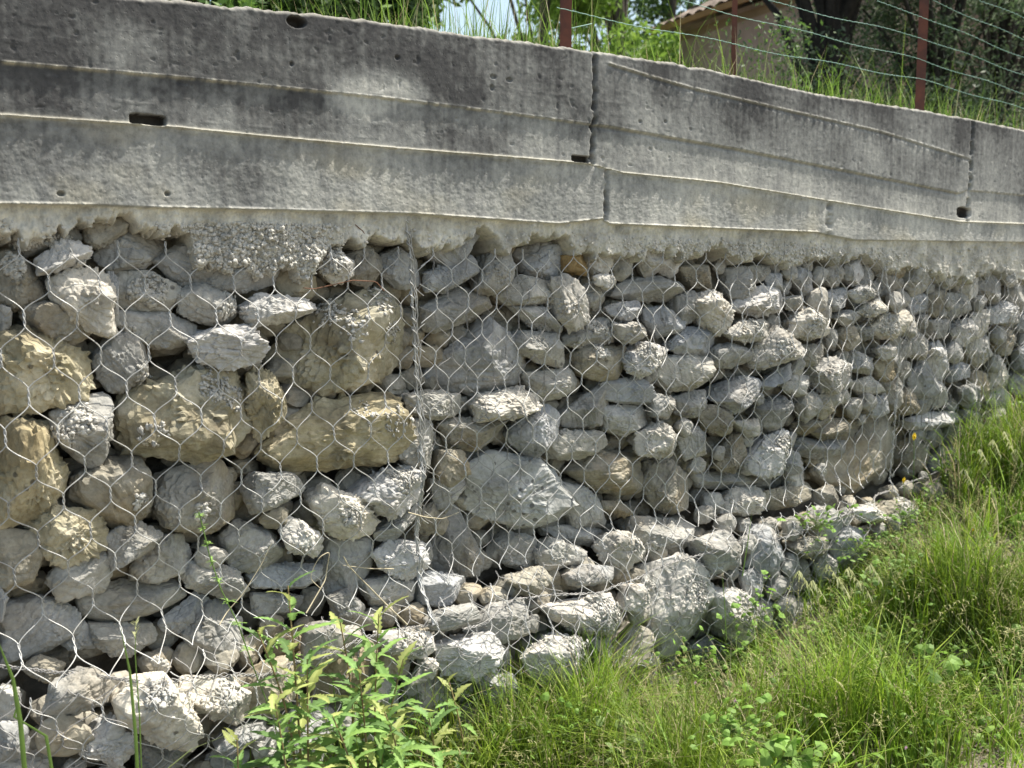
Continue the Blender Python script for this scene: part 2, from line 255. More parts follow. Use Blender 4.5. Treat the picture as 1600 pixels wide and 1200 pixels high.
# ------------------------------------------------------------------ stones of the gabion (each one outlined on the face of the wall)
REG = {'P': (0, 0, 1.0), 'A': (0, 300, 2.667), 'B': (400, 300, 2.667), 'C': (850, 300, 2.667), 'D': (0, 700, 2.4), 'E': (500, 700, 2.4), 'F': (1000, 600, 2.0), 'G': (1250, 300, 2.666)}
STONES = """
A|g|20,170 120,110 330,130 345,190 230,240 100,265 30,220|mortar-capped grey stone at the top left corner, just under the concrete
A|w|145,290 270,200 350,215 380,300 250,325 175,360|small pale block tilted beside the mortar-capped corner stone
A|b|355,130 510,110 520,170 400,235 360,200|brownish stone half buried in the underside of the concrete at the left
A|g|400,250 520,170 680,180 690,230 600,310 470,330 410,290|rounded grey stone in the top row below the half buried brownish stone
A|g|650,290 740,230 900,230 900,340 800,410 750,390|wedge-shaped grey stone in the top row, left of the hanging mortar slab
A|g|860,370 900,310 1140,310 1145,390 1000,415 900,405|low oval stone tucked directly under the big hanging mortar slab
A|b|0,250 80,260 130,330 200,440 60,475 0,440|brown-grey stone with a crumb of mortar at the left edge, second row
A|w|205,370 300,340 400,330 460,400 465,560 430,610 330,540 230,450|large pale whitish stone with a sharp lit rim, upper left of the wall
A|g|452,330 492,330 492,540 470,570|narrow dark slab squeezed beside the large pale whitish stone
A|g|500,340 620,340 740,400 745,450 690,495 560,490 510,470|grey stone with a line of mortar crumbs across its front
A|b|85,490 170,455 245,470 330,540 380,610 260,635 180,600|flat dark wedge under the large pale whitish stone
A|g|0,465 45,480 45,560 0,580|cropped small stone at the left edge above the left ochre boulder
A|g|500,500 690,505 800,560 790,620 680,655 600,640 500,550|flat grey stone directly under the stone with the mortar crumb line
A|g|745,430 830,390 920,420 980,500 940,555 850,545 760,500|sloping grey stone with a bright lit nose, left of the pointed pale stone
A|w|1020,470 1080,430 1250,450 1300,490 1180,545 1080,560 1030,530|pale stone tapering to a point towards the big ochre boulder
A|w|780,620 900,570 1050,555 1100,620 1080,690 960,735 850,700|pale egg-shaped stone just above the central ochre boulder
A|y|0,590 60,560 150,590 340,670 360,760 350,865 200,890 0,905|ochre boulder cropped by the left edge, third row
A|g|385,690 450,590 570,600 600,700 570,790 490,845 440,810|upright grey stone topped with crumbly mortar between two ochre boulders
A|y|485,900 560,770 780,740 860,710 940,740 1050,870 1050,960 980,1070 880,1125 640,1100 500,1060|big ochre boulder in the centre left of the wall
A|y|1010,790 1080,755 1150,790 1200,900 1180,960 1090,1010 1040,1045 1040,900|smooth tan oval stone leaning on the right of the central ochre boulder
B|y|55,670 130,570 330,460 510,400 600,440 680,560 680,700 600,790 480,850 290,830 180,855 90,790|largest ochre boulder with a rough sunlit crown, left of the lacing seam
A|g|220,930 350,860 460,860 460,960 430,1110 400,1145 310,1100 230,1010|upright bluish grey stone with a mortar ridge, left of the central ochre boulder
P|y|0,655 75,665 100,750 78,800 40,820 0,825|large ochre-brown boulder at the left edge, below the cropped ochre one
B|y|10,1080 140,940 250,880 540,840 600,900 640,1000 620,1080 480,1160 300,1180 180,1160 80,1170|long ochre boulder with a lit notch, below the largest ochre boulder
B|w|270,290 340,250 400,290 390,360 320,380|knob of pale stone and mortar below the concrete, left of the seam
B|g|530,340 530,270 600,240 660,290 690,380 590,400|grey stone with a white lit lip touching the lacing seam near its top
B|g|690,200 730,160 850,140 920,190 870,270 790,330 720,260|grey stone hanging from the mortar just right of the seam top
B|g|715,340 900,260 915,340 790,410 720,410|shaded flat stone under the hanging stone right of the seam
B|g|700,480 830,400 950,430 965,480 850,545 720,590 700,540|sloping grey stone above the big triangular stone
B|g|915,400 990,230 1050,240 1070,360 1040,410 980,425|upright tooth-shaped stone under the concrete, right of the seam
B|g|1010,430 1100,350 1230,380 1235,450 1130,475 1050,470|blue-grey stone to the right of the tooth-shaped one
B|g|1100,250 1180,210 1270,230 1280,320 1240,365 1110,340|grey stone sticking out of the mortar beside the orange one
B|o|1280,260 1390,265 1370,345 1290,330|small orange-brown stone under the concrete, the only rust coloured one
B|g|720,740 960,520 1040,580 1110,700 1105,790 960,845 830,835 730,800|big triangular grey stone right of the lacing seam
B|g|1060,480 1200,480 1255,540 1250,595 1150,560|thin grey stone resting above the trapezoid with the lit patch
B|g|1082,620 1110,580 1260,600 1275,700 1265,725 1160,700 1090,660|trapezoid stone with a small lit patch, right of the big triangle
B|w|1240,380 1290,350 1350,400 1370,540 1310,570 1260,520|upright whitish oval stone with a lit right edge
B|g|640,850 720,825 850,850 860,920 720,950 640,920|flat shaded stone crossing behind the lacing seam, below the triangle
B|w|915,890 960,850 1100,820 1180,860 1180,900 1090,940 940,950|pale spindle-shaped stone directly below the big triangle
B|b|775,970 820,945 1030,960 1010,1040 890,1075 800,1040|brownish trapezoid stone above the lichen-spotted block
B|g|1050,1010 1120,930 1210,890 1260,930 1240,1030 1160,1105 1080,1060|rounded stone with a lit forehead, right of the brownish trapezoid
B|g|1120,760 1290,740 1370,790 1250,860 1190,870 1140,820|low dark stone with bright crumbs, right of the triangle's foot
B|g|1270,940 1330,880 1430,810 1467,900 1430,970 1290,980|clean grey pentagonal stone in the middle of the wall
B|g|640,960 720,960 745,1040 720,1130 640,1140 600,1090|dark stone behind the lacing seam beside the long ochre boulder
E|s|550,200 560,60 640,10 800,30 860,80 940,190 930,240 800,300 680,280 590,250|large pale block spotted with dark lichen, low in the middle of the wall
C|b|570,310 680,310 720,400 620,395|small brown block under the mortar fringe, with a lit base
C|w|210,350 270,345 300,380 260,405 220,385|tiny bright white stone just under the mortar, right of the orange one
C|g|165,390 210,380 250,450 230,500 170,460|small leaning stone with a bright edge beside the upright whitish oval
C|g|280,430 330,370 470,350 580,390 570,420 490,475 380,455 290,455|wide low grey stone in the second row, middle of the wall
C|g|770,310 840,320 850,400 810,460 770,430|dark upright stone under the mortar fringe in the middle panel
C|b|860,310 930,310 940,350 880,380|small brownish stone in the mortar fringe next to the dark upright one
C|g|920,340 1000,350 1000,410 940,400|small shaded stone in the top row of the middle panel, right part
C|w|620,460 690,415 760,460 775,540 720,605 650,550|pale heart-shaped stone with a lit upper edge in the middle panel
C|w|780,490 800,450 850,410 940,390 1010,440 1000,490 880,515|pale lumpy wide stone right of the heart-shaped one
C|g|270,470 390,460 405,500 340,540 280,510|flat little stone under the wide low stone of the second row
C|g|90,600 200,540 260,525 300,580 290,620 200,640 90,635|grey stone with a bright upper right corner, left of the glowing pair
C|w|310,560 380,545 410,590 370,630 320,610|small bright stone, the upper of the glowing pair
C|g|560,440 620,420 640,500 580,560 550,500|shaded stone filling the gap left of the heart-shaped stone
C|g|420,490 500,480 570,540 540,590 460,600 420,540|grey cracked stone above the flat-topped hexagon stone
C|g|520,640 590,570 690,570 700,640 670,675 560,670|grey stone with a single lit speck below the heart-shaped one
C|b|130,680 180,650 330,650 340,720 300,780 220,785 150,750|tan block with a mortar-crumbed top left of the brightest stone
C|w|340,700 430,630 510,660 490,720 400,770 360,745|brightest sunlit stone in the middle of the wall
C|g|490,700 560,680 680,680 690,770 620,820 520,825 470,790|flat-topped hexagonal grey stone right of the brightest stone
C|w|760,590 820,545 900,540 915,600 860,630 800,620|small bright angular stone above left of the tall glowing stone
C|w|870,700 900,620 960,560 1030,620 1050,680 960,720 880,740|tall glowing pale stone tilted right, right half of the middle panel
C|g|690,660 760,630 860,660 830,710 760,730 695,720|grey stone left of the tall glowing tilted stone
C|w|1030,540 1090,480 1160,540 1170,590 1100,615 1040,600|rough pale stone right above the tall glowing tilted one
C|b|1060,640 1150,640 1160,700 1100,730 1060,700|small brown rounded stone right of the tall glowing tilted stone
C|g|1012,440 1080,430 1070,490 1020,490|small shaded stone between the two rough pale ones
C|g|1180,570 1215,580 1210,660 1180,640|thin upright stone with a lit tip
C|w|1110,740 1190,690 1250,720 1255,800 1180,845 1130,810|roundish stone with a large glowing patch, right part of the middle panel
C|g|250,800 380,770 450,830 450,880 330,880 260,860|plain grey stone under the tan block
C|g|540,860 620,830 710,830 690,890 620,935 550,920|grey stone with a pale lower edge under the flat-topped hexagon
C|g|715,870 760,800 870,760 890,800 830,900 790,920|stone with a bright curved ridge below the tall glowing one
C|b|650,930 700,890 770,920 780,990 740,1015 680,980|brown-grey cube-like stone on its corner, low middle panel
C|g|880,900 980,840 1010,880 1000,960 940,990 890,950|grey stone with a lit right flank, above the tall lit slab
C|g|890,800 960,760 1050,690 1010,780 930,820|slanted thin slab pointing up right under the tall glowing stone
C|g|250,900 400,890 420,960 330,1010 260,990|grey stone below the plain grey one, beside the flat lit-edge stone
C|g|20,1040 60,1000 230,1000 240,1050 150,1110 30,1110|flat grey stone with a bright right edge, below the pentagonal one
C|w|400,1010 500,960 570,1060 520,1100 400,1090|pale stone with a smooth lit right shoulder
C|g|560,1010 620,980 690,1020 680,1080 590,1110|neat grey rounded stone right of the smooth-shouldered one
C|g|800,960 880,950 900,1010 850,1020|small wedge stone between the cube-like and lit-flank stones
C|b|740,1080 800,990 820,1080 800,1170 720,1150|upright tan stone left of the tall lit slab
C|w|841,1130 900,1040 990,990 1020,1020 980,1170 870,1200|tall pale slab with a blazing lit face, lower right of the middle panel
C|b|1042,960 1180,890 1230,880 1210,940 1080,1010 1045,1000|long sloping tan stone right of the lit-flank stone
C|b|1115,1000 1230,945 1270,970 1240,1020 1160,1030|tan stone directly below the long sloping tan one
C|g|1040,1020 1110,1025 1270,1035 1260,1090 1120,1110 1040,1090|wide bluish stone under the tan pair, by the brown earthy mass
C|g|455,840 530,860 530,940 455,935|small grey stone between the plain grey and pale-edged stones
E|b|900,100 1000,10 1180,20 1210,160 1060,185 980,130|large tan stone with a lit lower right corner, above right of the spotted block
G|g|75,430 190,400 190,470 110,500|rough grey stone in the top row near the second seam
G|w|200,420 260,390 300,440 240,460|small bright stone in the top row near the second seam
G|w|240,500 320,450 350,490 290,520|bright flat lit stone left of the second seam, below the top row
G|g|140,520 200,490 240,520 190,560|small round grey stone left of the bright flat one near the second seam
G|w|300,560 360,510 430,490 430,560 380,610 330,610|large bright lumpy stone touching the second seam
G|g|200,560 290,560 310,600 260,620|small dark stone left of the bright lumpy seam stone
G|w|330,650 390,640 400,680 350,700|small glowing chip at the second seam
G|g|190,740 220,660 300,700 290,760|dark triangular stone right of the stone with the large glowing patch
G|g|200,800 290,770 330,840 260,850|stone with a narrow lit strip left of the second seam
D|b|255,205 290,100 390,40 560,40 590,120 560,210 470,345 400,310 340,250|brown boulder with a small sunlit patch pointing down, lower left
D|b|580,220 640,90 830,50 900,160 880,260 790,310 680,310 610,290|dark brown rounded boulder with a lit bump, lower left
D|g|910,170 950,100 1100,100 1135,160 1040,210 950,240|small blue-grey lens-shaped stone under the long ochre boulder
D|y|140,290 200,230 340,240 390,310 390,370 240,440 170,400|yellow squarish stone low at the left
D|b|0,310 120,320 160,400 120,490 30,525 0,510|round brown-grey stone at the left edge beside the yellow squarish one
D|g|400,330 520,280 600,330 560,380 430,450|dark grey stone right of the yellow squarish one
D|g|500,450 560,350 700,320 730,390 690,460 600,500 510,490|smooth bluish stone with slanting face, lower left
D|g|840,330 890,280 1000,310 1050,370 1040,440 900,460 850,420|block-shaped grey stone below the dark brown rounded boulder
D|w|1060,320 1100,260 1190,320 1220,370 1180,400 1090,380|small stone with a bright crumpled white face, lower left
D|w|1170,210 1210,140 1340,190 1405,270 1380,320 1270,335 1210,290|pale stone with a jagged lit band, under the long ochre boulder
E|w|120,180 200,120 330,70 380,100 370,190 250,250 190,240|rough white lit stone left of the lacing seam, below the long ochre boulder
D|g|190,490 230,440 390,395 415,470 400,520 230,575|clean grey quadrilateral stone under the yellow squarish one
D|g|300,560 390,510 640,500 685,550 600,600 440,655 310,620|long fish-shaped grey stone, lower left
D|g|690,480 720,430 870,450 930,520 890,570 710,520|grey wedge stone right of the long fish-shaped one
D|g|20,600 120,560 200,570 300,630 280,700 130,770 20,790|large dark pitted stone at the lower left
D|g|230,740 320,650 360,750 260,755|small triangular stone beside the large dark pitted one
D|g|0,530 25,570 10,640 0,650|sliver of stone at the very left edge
D|g|600,650 730,550 790,580 640,710|slanting narrow stone below the grey wedge
D|g|700,700 770,610 850,570 900,660 900,760 800,790 720,750|blue-grey stone behind the thin cleavers stem
D|g|360,740 350,665 570,665 590,710 460,780|shaded stone under the long fish-shaped one
D|b|560,780 600,765 625,810 590,820|tiny brown pebble at the foot of the upper basket
D|b|90,830 150,780 240,810 230,880 140,870|small brown stone hanging at the foot of the upper basket, left
D|g|940,470 1010,440 1200,440 1200,480 1130,520 960,520|flat stone behind the dry grass loop, left of the seam
D|g|1190,470 1230,340 1380,340 1380,450 1330,530 1230,540|large upright grey stone behind the dry grass loop
D|g|1230,560 1300,530 1365,600 1350,640 1260,640|shaded stone directly above the leafy weed tips, left of the seam
DL|g|0,800 0,900 110,900 120,1000 0,1020|shaded stone of the lower basket cropped at the left edge
DL|g|180,980 200,890 320,840 400,860 410,940 250,1000|dark shaded stone of the lower basket, left of the sunlit pair
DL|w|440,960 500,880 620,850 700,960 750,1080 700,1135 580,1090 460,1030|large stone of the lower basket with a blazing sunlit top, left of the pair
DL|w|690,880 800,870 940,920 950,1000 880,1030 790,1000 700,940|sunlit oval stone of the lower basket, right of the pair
DL|w|310,1110 420,1010 500,1090 510,1140 440,1185 330,1150|stone with a lit crest at the bottom left, below the sunlit pair
DL|g|770,1110 860,1085 980,990 1010,1060 880,1140|ridge-like stone of the lower basket beside the leafy weeds
DL|g|0,1040 90,1040 120,1140 0,1170|dark stone at the bottom left corner
DL|g|530,1070 620,1110 700,1150 660,1230 520,1210|dark bottom stone below the blazing sunlit one
D|g|950,545 1150,560 1090,620 960,630|dark stone behind the weed tips, left of the seam
E|g|410,430 450,230 550,210 640,290 600,400 620,440 600,470 500,485 420,450|tall rounded stone with a lit right edge between the seam and the spotted block's underside
E|w|210,400 260,350 380,360 380,480 290,480 230,450|stone with two bright vertical facets, left of the seam near its foot
E|g|680,370 720,320 800,340 820,400 770,465 690,430|stone with a crumbly lit spot directly below the spotted block
E|g|855,320 850,300 1000,290 1060,310 1050,370 940,350|flat stone below right of the spotted block
E|g|820,400 870,340 990,390 960,440 840,460|dark low stone right of the crumbly lit spot
E|w|1050,370 1080,310 1150,320 1190,380 1110,465 1060,420|stone with a bright white top facet, low in the middle panel
E|g|1170,260 1330,270 1400,290 1400,350 1320,390 1200,400 1160,330|large bluish stone right of the white-topped one
E|g|890,470 970,430 1060,440 1050,490 920,510|flat dark stone resting on the basket's bottom wire
E|g|360,500 420,470 550,490 560,530 450,590 370,580|flat stone right of the seam foot, below the tall rounded one
E|g|400,640 450,600 550,580 570,640 480,670 410,670|dark stone in the hollow at the seam foot
EL|g|550,690 650,600 760,570 760,690 660,730|smooth sloping stone of the lower basket in the middle
E|g|150,510 270,490 350,500 340,560 270,620 200,590|rounded stone behind the dry twig, left of the seam foot
E|b|690,490 820,440 850,480 790,540 740,520|brownish wedge stone above the knotted bottom wire
EL|w|230,700 290,690 410,700 415,750 370,790 260,760|rough sunlit stone behind the top of the leafy weeds
EL|w|450,750 560,720 640,700 680,770 640,820 560,860 460,840|sunlit flat stone of the lower basket right of the leafy weeds
EL|w|770,790 870,720 940,700 980,760 940,860 800,870|diagonal stone with a ragged lit top in the lower basket
EL|w|860,600 1000,560 1080,550 1130,640 1110,700 960,690 870,640|wide crumbly lit stone left of the tallest blazing stone
FL|w|20,590 80,550 150,540 200,580 240,670 200,760 150,840 60,850 10,700|biggest blazing white stone on the ledge, with a crumbly domed top
EL|g|770,890 870,860 960,850 1000,900 900,1020 800,1000|shaded stone behind the grass under the diagonal lit one
EL|g|600,870 720,850 740,930 640,960|shaded stone behind the grass, right of the leafy weeds
EL|w|350,880 400,790 440,810 420,860|bright chip of stone peeking over the leafy weeds
EL|g|990,700 1080,710 1090,830 1000,800|small shaded stone left under the biggest blazing one
E|b|1060,190 1070,200 1210,200 1210,225 1130,255 1060,230|thin brown stone under the large tan one with the lit corner
E|b|1220,60 1300,40 1380,110 1380,210 1300,245 1240,210 1215,130|round tan stone with a spiky lit top, low in the middle panel
E|g|900,130 990,150 1040,200 1060,290 950,290 930,240|dark stone touching the right side of the spotted block
E|g|420,120 540,130 480,230 430,230|shadowy stone between the seam and the spotted block
E|g|210,320 350,210 360,250 280,340 220,350|slanted stone with a lit right tip, just left of the seam
F|g|160,280 300,270 380,300 300,330 180,320|long flat stone under the tall lit slab, left of it
F|w|240,400 290,330 360,320 400,370 330,410|pale stone below the tall lit slab
F|g|180,490 270,460 310,520 300,570 220,590|dark grey stone above the ledge, right of the large bluish one
FL|w|240,660 290,640 350,680 370,750 300,820 250,740|rough lit stone right of the biggest blazing one, by the grass
FL|g|320,600 350,580 372,600 370,640 335,660|small crumbly stone wedged right of the biggest blazing one
FL|b|420,600 490,540 530,560 520,640 440,660|brown stone in the grass at the foot of the wall, right of the ledge
FL|b|480,510 520,480 590,480 580,530 500,545|orange-brown flat stone above the one in the grass
FL|g|600,500 640,445 700,460 700,560 620,600|upright pale grey stone in the grass bank
FL|b|740,400 800,360 860,370 870,430 800,480|tan crumbly stone at the top of the grass bank
FL|w|670,400 720,375 770,430 700,430|small white-edged stone beside the tan crumbly one
FL|b|740,490 820,480 840,510 760,520|small brown flat stone under the tan crumbly one
FL|g|700,590 740,560 790,570 740,610|small lit grey stone lowest in the grass bank
FL|g|150,830 220,790 250,800 180,850|thin slab in the grass under the rough lit stone
F|b|530,280 620,160 740,80 800,150 790,300 700,350 600,330|brown earthy mass packed behind the wire near the second seam
F|b|400,340 520,310 510,370 420,400|dark brown stone right of the pale one under the lit slab
F|w|830,110 900,90 980,85 970,130 850,145|flat bright ledge stone just right of the second seam
G|g|450,420 520,430 520,510 450,510|bluish stone right of the second seam, top row
G|g|600,420 690,430 690,500 620,530|large tan-grey stone under the mortar in the last panel
G|w|790,500 850,455 890,500 870,550 800,550|pale rounded stone in the second row of the last panel
G|g|530,540 610,530 610,600 550,610|bluish angular stone below the top row of the last panel
G|g|460,560 520,600 500,700 455,680|tall shaded stone hugging the second seam on its right
G|w|555,655 590,650 600,680 570,692|small white sunlit chip in the last panel
G|g|610,740 640,700 690,720 700,770 620,790|rounded pale grey stone with a lit top in the last panel
G|g|540,780 590,800 620,870 560,900 530,850|grey stone above the flat bright ledge stone
"""
def ico(level):
    import bmesh
    bm = bmesh.new(); bmesh.ops.create_icosphere(bm, subdivisions=level, radius=1.0)
    bm.verts.ensure_lookup_table()
    V = np.array([v.co[:] for v in bm.verts]); F = np.array([[v.index for v in f.verts] for f in bm.faces], np.int32)
    bm.free(); return V, F
ICO = {k: ico(k) for k in (1, 2, 3, 4, 5, 6)}

def rock(poly, yc, dep, seed, level=4, rough=1.0, frng=None):
    """angular rock whose outline in the X-Z plane is poly; returns verts (world)"""
    r = np.random.default_rng(seed)
    P = np.asarray(poly, float)
    lo, hi = P.min(0), P.max(0)
    A = 0; n = len(P)
    for i in range(n):
        a, b = P[i], P[(i+1) % n]; A += a[0]*b[1]-b[0]*a[1]
    if A < 0: P = P[::-1]
    P = P.mean(0)+(P-P.mean(0))*float(np.interp((hi-lo).mean(), [.06, .14, .24], [1.19, 1.14, 1.05]))
    c = P.mean(0); e = (hi-lo)/2; size = float(e.mean())
    pl = []
    for i in range(n):
        a, b = P[i], P[(i+1) % n]; d = b-a; L = np.hypot(*d)
        if L < 1e-6: continue
        nn = np.array([d[1], -d[0]])/L; h = max(nn@(a-c), .25*size)
        for s, lo_t, hi_t in ((-1, 12, 42), (1, 5, 30)):
            t = math.radians(r.uniform(lo_t, hi_t)); y0 = -.0
            nv = np.array([nn[0]*math.cos(t), s*math.sin(t), nn[1]*math.cos(t)])
            pl.append((nv, h*math.cos(t)+s*math.sin(t)*s*dep*.10))
    for k in range(r.integers(3, 6)):
        a = r.uniform(0, 2*math.pi); t = math.radians(r.uniform(8, 44))
        nv = np.array([math.sin(t)*math.cos(a), -math.cos(t), math.sin(t)*math.sin(a)])
        pl.append((nv, dep*r.uniform(.66, .95)))
    for k in range(r.integers(3, 7)):          # chips and broken corners
        nv = r.normal(size=3); nv[1] = -abs(nv[1])*.9; nv /= np.linalg.norm(nv)
        sup = max(float(np.max((P-c)@nv[[0, 2]])), .3*size)+dep*.55*abs(nv[1])
        pl.append((nv, sup*r.uniform(.74, .95)))
    pl.append((np.array([0, -1, 0.]), dep)); pl.append((np.array([0, 1., 0]), dep*1.2))
    NN = np.array([p[0] for p in pl]); H = np.array([max(p[1], .004) for p in pl])
    D, F = ICO[level]
    D = D*np.array([e[0], dep, e[1]]); D = D/np.linalg.norm(D, axis=1)[:, None]
    pw = r.uniform(22, 60)
    S = np.maximum(D@NN.T/H, 0)
    rr = (S**pw).sum(1)**(-1/pw)
    V = D*rr[:, None]
    off = r.uniform(-50, 50, 3)
    q = V/max(size, .01)
    V = V+D*(size*.03*fbm(q*2.4+off, 4)[:, None])
    ax = r.normal(size=3); ax /= np.linalg.norm(ax)                 # bedding layers / chips
    lay = np.abs(pn(np.stack([q@ax*4+off[0], q[:, 0]*.7, q[:, 2]*.7], 1)))
    V = V-D*(size*.05*np.clip(.22-lay, 0, 1)/.22)[:, None]
    W = V/.011+off
    rg = np.clip(fbm(V/.05+off, 2)*1.6+.15, 0, 1)
    fr = 1-np.abs(pn(V/.034+off*2))*2.4
    V = V-D*(np.clip(fr, 0, 1)**3*.0035*(.6+.4*rough))[:, None]
    V = V+D*((np.abs(fbm(W*.8, 4))*.0085*rough*rg)+fbm(V/.006, 2)*.0009)[:, None]
    return V+np.array([c[0], yc, c[1]]), F, D

rocks = []                       # (poly xz, yc, dep, mat, label, level)
cover_res = .008; CX0, CZ0 = 0.1, -0.75; CW, CH = int(8.6/cover_res), int(1.75/cover_res)
cover = np.zeros((CW, CH), bool)
gx = CX0+np.arange(CW)*cover_res; gz = CZ0+np.arange(CH)*cover_res
def paint(P, grow=1.0):
    P = np.asarray(P); c = P.mean(0); P = c+(P-c)*grow
    i0, i1 = np.searchsorted(gx, [P[:, 0].min(), P[:, 0].max()]); j0, j1 = np.searchsorted(gz, [P[:, 1].min(), P[:, 1].max()])
    X, Z = np.meshgrid(gx[i0:i1], gz[j0:j1], indexing='ij'); ins = np.zeros(X.shape, bool); n = len(P)
    for k in range(n):
        x1, z1 = P[k]; x2, z2 = P[(k+1) % n]
        cond = ((z1 > Z) != (z2 > Z)); 
        with np.errstate(divide='ignore', invalid='ignore'): xi = (x2-x1)*(Z-z1)/(z2-z1+1e-12)+x1
        ins ^= cond & (X < xi)
    cover[i0:i1, j0:j1] |= ins
def face_y(x, z):                # the basket bellies out half way up, the lower basket stands forward
    x = np.asarray(x, float); z = np.asarray(z, float)
    b = -.035*np.sin(np.clip(z, 0, .9)/.9*math.pi)-.02*np.sin(x*2.6+.4)*np.clip(1-np.abs(z-.45)*2, 0, 1)
    low = np.clip((.02-z)/.10, 0, 1)
    return b+.035-low*.15
k = 0
for line in STONES.strip().split('\n'):
    rg, mt, pts, lab = line.split('|')
    low = rg.endswith('L') and len(rg) > 1; ox, oy, s = REG[rg[0]]
    pp = np.array([[float(v) for v in p.split(',')] for p in pts.split()])
    px, py = ox+pp[:, 0]/s, oy+pp[:, 1]/s
    yc = 0.03
    for it in range(3):
        W = onY(px, py, yc); c = W.mean(0); ext = np.ptp(W, axis=0)
        size = .5*(ext[0]+ext[2])/2
        dep = min(max(size*.8, .022), .10)
        fy = float(face_y(c[0], c[2])) if not low else -.12+.03*math.sin(k*1.7)
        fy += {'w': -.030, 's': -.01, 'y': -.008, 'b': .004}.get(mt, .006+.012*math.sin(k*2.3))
        yc = fy+dep*.80
    P = W[:, [0, 2]]
    if c[0] < 0.1: pass
    rocks.append([P, yc, dep, mt, lab, 5 if size > .047 else 4, low]); paint(P, 1.13); k += 1
N_TRACED = len(rocks)

def foot(x):                     # height of the grass bank along the foot of the wall
    return np.interp(x, [-1, .3, 1.0, 1.6, 2.2, 2.8, 3.3, 3.9, 4.6, 6, 9], [-.50, -.50, -.52, -.54, -.53, -.46, -.33, -.17, .04, .25, .5])
rf = np.random.default_rng(21)
fill = []
for rad, tries in ((.078, 1500), (.06, 2500), (.048, 4000), (.038, 6000), (.029, 8000), (.023, 5000)):
    for t in range(tries):
        x = rf.uniform(.25, 7.2); z = rf.uniform(-.52, .90)
        if z < foot(x)-.02 or z > .90+.02*math.sin(x*9): continue
        if x < 3.9 and rad > .05 and z > .05: continue
        if rad < .02 and x > 3: continue
        if rad < .028 and x > 4.5: continue
        a = rad*rf.uniform(1.0, 1.3)
        i0, i1 = np.searchsorted(gx, [x-a*.85, x+a*.85]); j0, j1 = np.searchsorted(gz, [z-rad*.72, z+rad*.72])
        sub = cover[i0:i1, j0:j1]
        if sub.size == 0 or sub.mean() > .04: continue
        nv = rf.integers(5, 8); ang = np.sort(rf.uniform(0, 2*math.pi, nv)+0) if False else np.arange(nv)*2*math.pi/nv+rf.uniform(-.35, .35, nv)
        rot = rf.uniform(-.5, .5)
        q = np.stack([np.cos(ang)*a*1.14, np.sin(ang)*rad*1.08], 1)*rf.uniform(.85, 1.12, nv)[:, None]
        q = q@np.array([[math.cos(rot), math.sin(rot)], [-math.sin(rot), math.cos(rot)]])+np.array([x, z])
        low = z < -.015 and x < 3.3
        dep = rad*.85
        fy = float(face_y(x, z))+rf.uniform(-.012, .03)+(0.02 if rad < .03 else 0)
        if x > 2.4 and rf.random() < .3: fy -= .028
        mt = rf.choice(['g', 'g', 'g', 'w', 'b', 'w' if x > 2.5 else 'b'])  # more pale stones further right, their colour standing for sun glare
        pxx, pyy, zz = px_of([x, fy, z])
        vis = -50 < pxx < 1640
        fill.append([q, fy+dep*.8, dep, mt, None, 4 if rad > .045 else 3, low, (rad/zz)**2*(1 if vis else .001)]); paint(q, .95)
fill.sort(key=lambda s: -s[7])
n_ind = 300-N_TRACED
print('stones traced', N_TRACED, 'fill', len(fill))
for s in fill[:n_ind]:
    x, z = s[0].mean(0)
    if s[6] or z < .0: s[4] = ('small stones lying along the foot of the basket', 'small stone wedged between larger ones along the foot of the wall')
    elif x < 1.45: s[4] = ('small stones filling gaps left of the lacing seam', 'small shadowy stone filling a gap between larger stones left of the lacing seam')
    elif x < 3.75: s[4] = ('small stones filling gaps in the middle panel', 'small stone filling a gap between larger stones in the middle wire panel')
    else: s[4] = ('stones packed behind the wire of the far right panel', 'greyish stone packed behind the wire of the far right panel')
    rocks.append(s)
byl = {}
for s in rocks[N_TRACED:]: pass
hx, hz = .006, .006                # height map of the stone front for the wire to lie on
HX = np.arange(.1, 8.0, hx); HZ = np.arange(-.6, 1.05, hz)
H = np.full((len(HX), len(HZ)), -.02)  # protrusion = -y
def splat(V):
    m = V[:, 1] < np.median(V[:, 1])
    i = ((V[m, 0]-HX[0])/hx).astype(int); j = ((V[m, 2]-HZ[0])/hz).astype(int)
    ok = (i >= 0) & (i < len(HX)) & (j >= 0) & (j < len(HZ))
    np.maximum.at(H, (i[ok], j[ok]), -V[m, 1][ok])

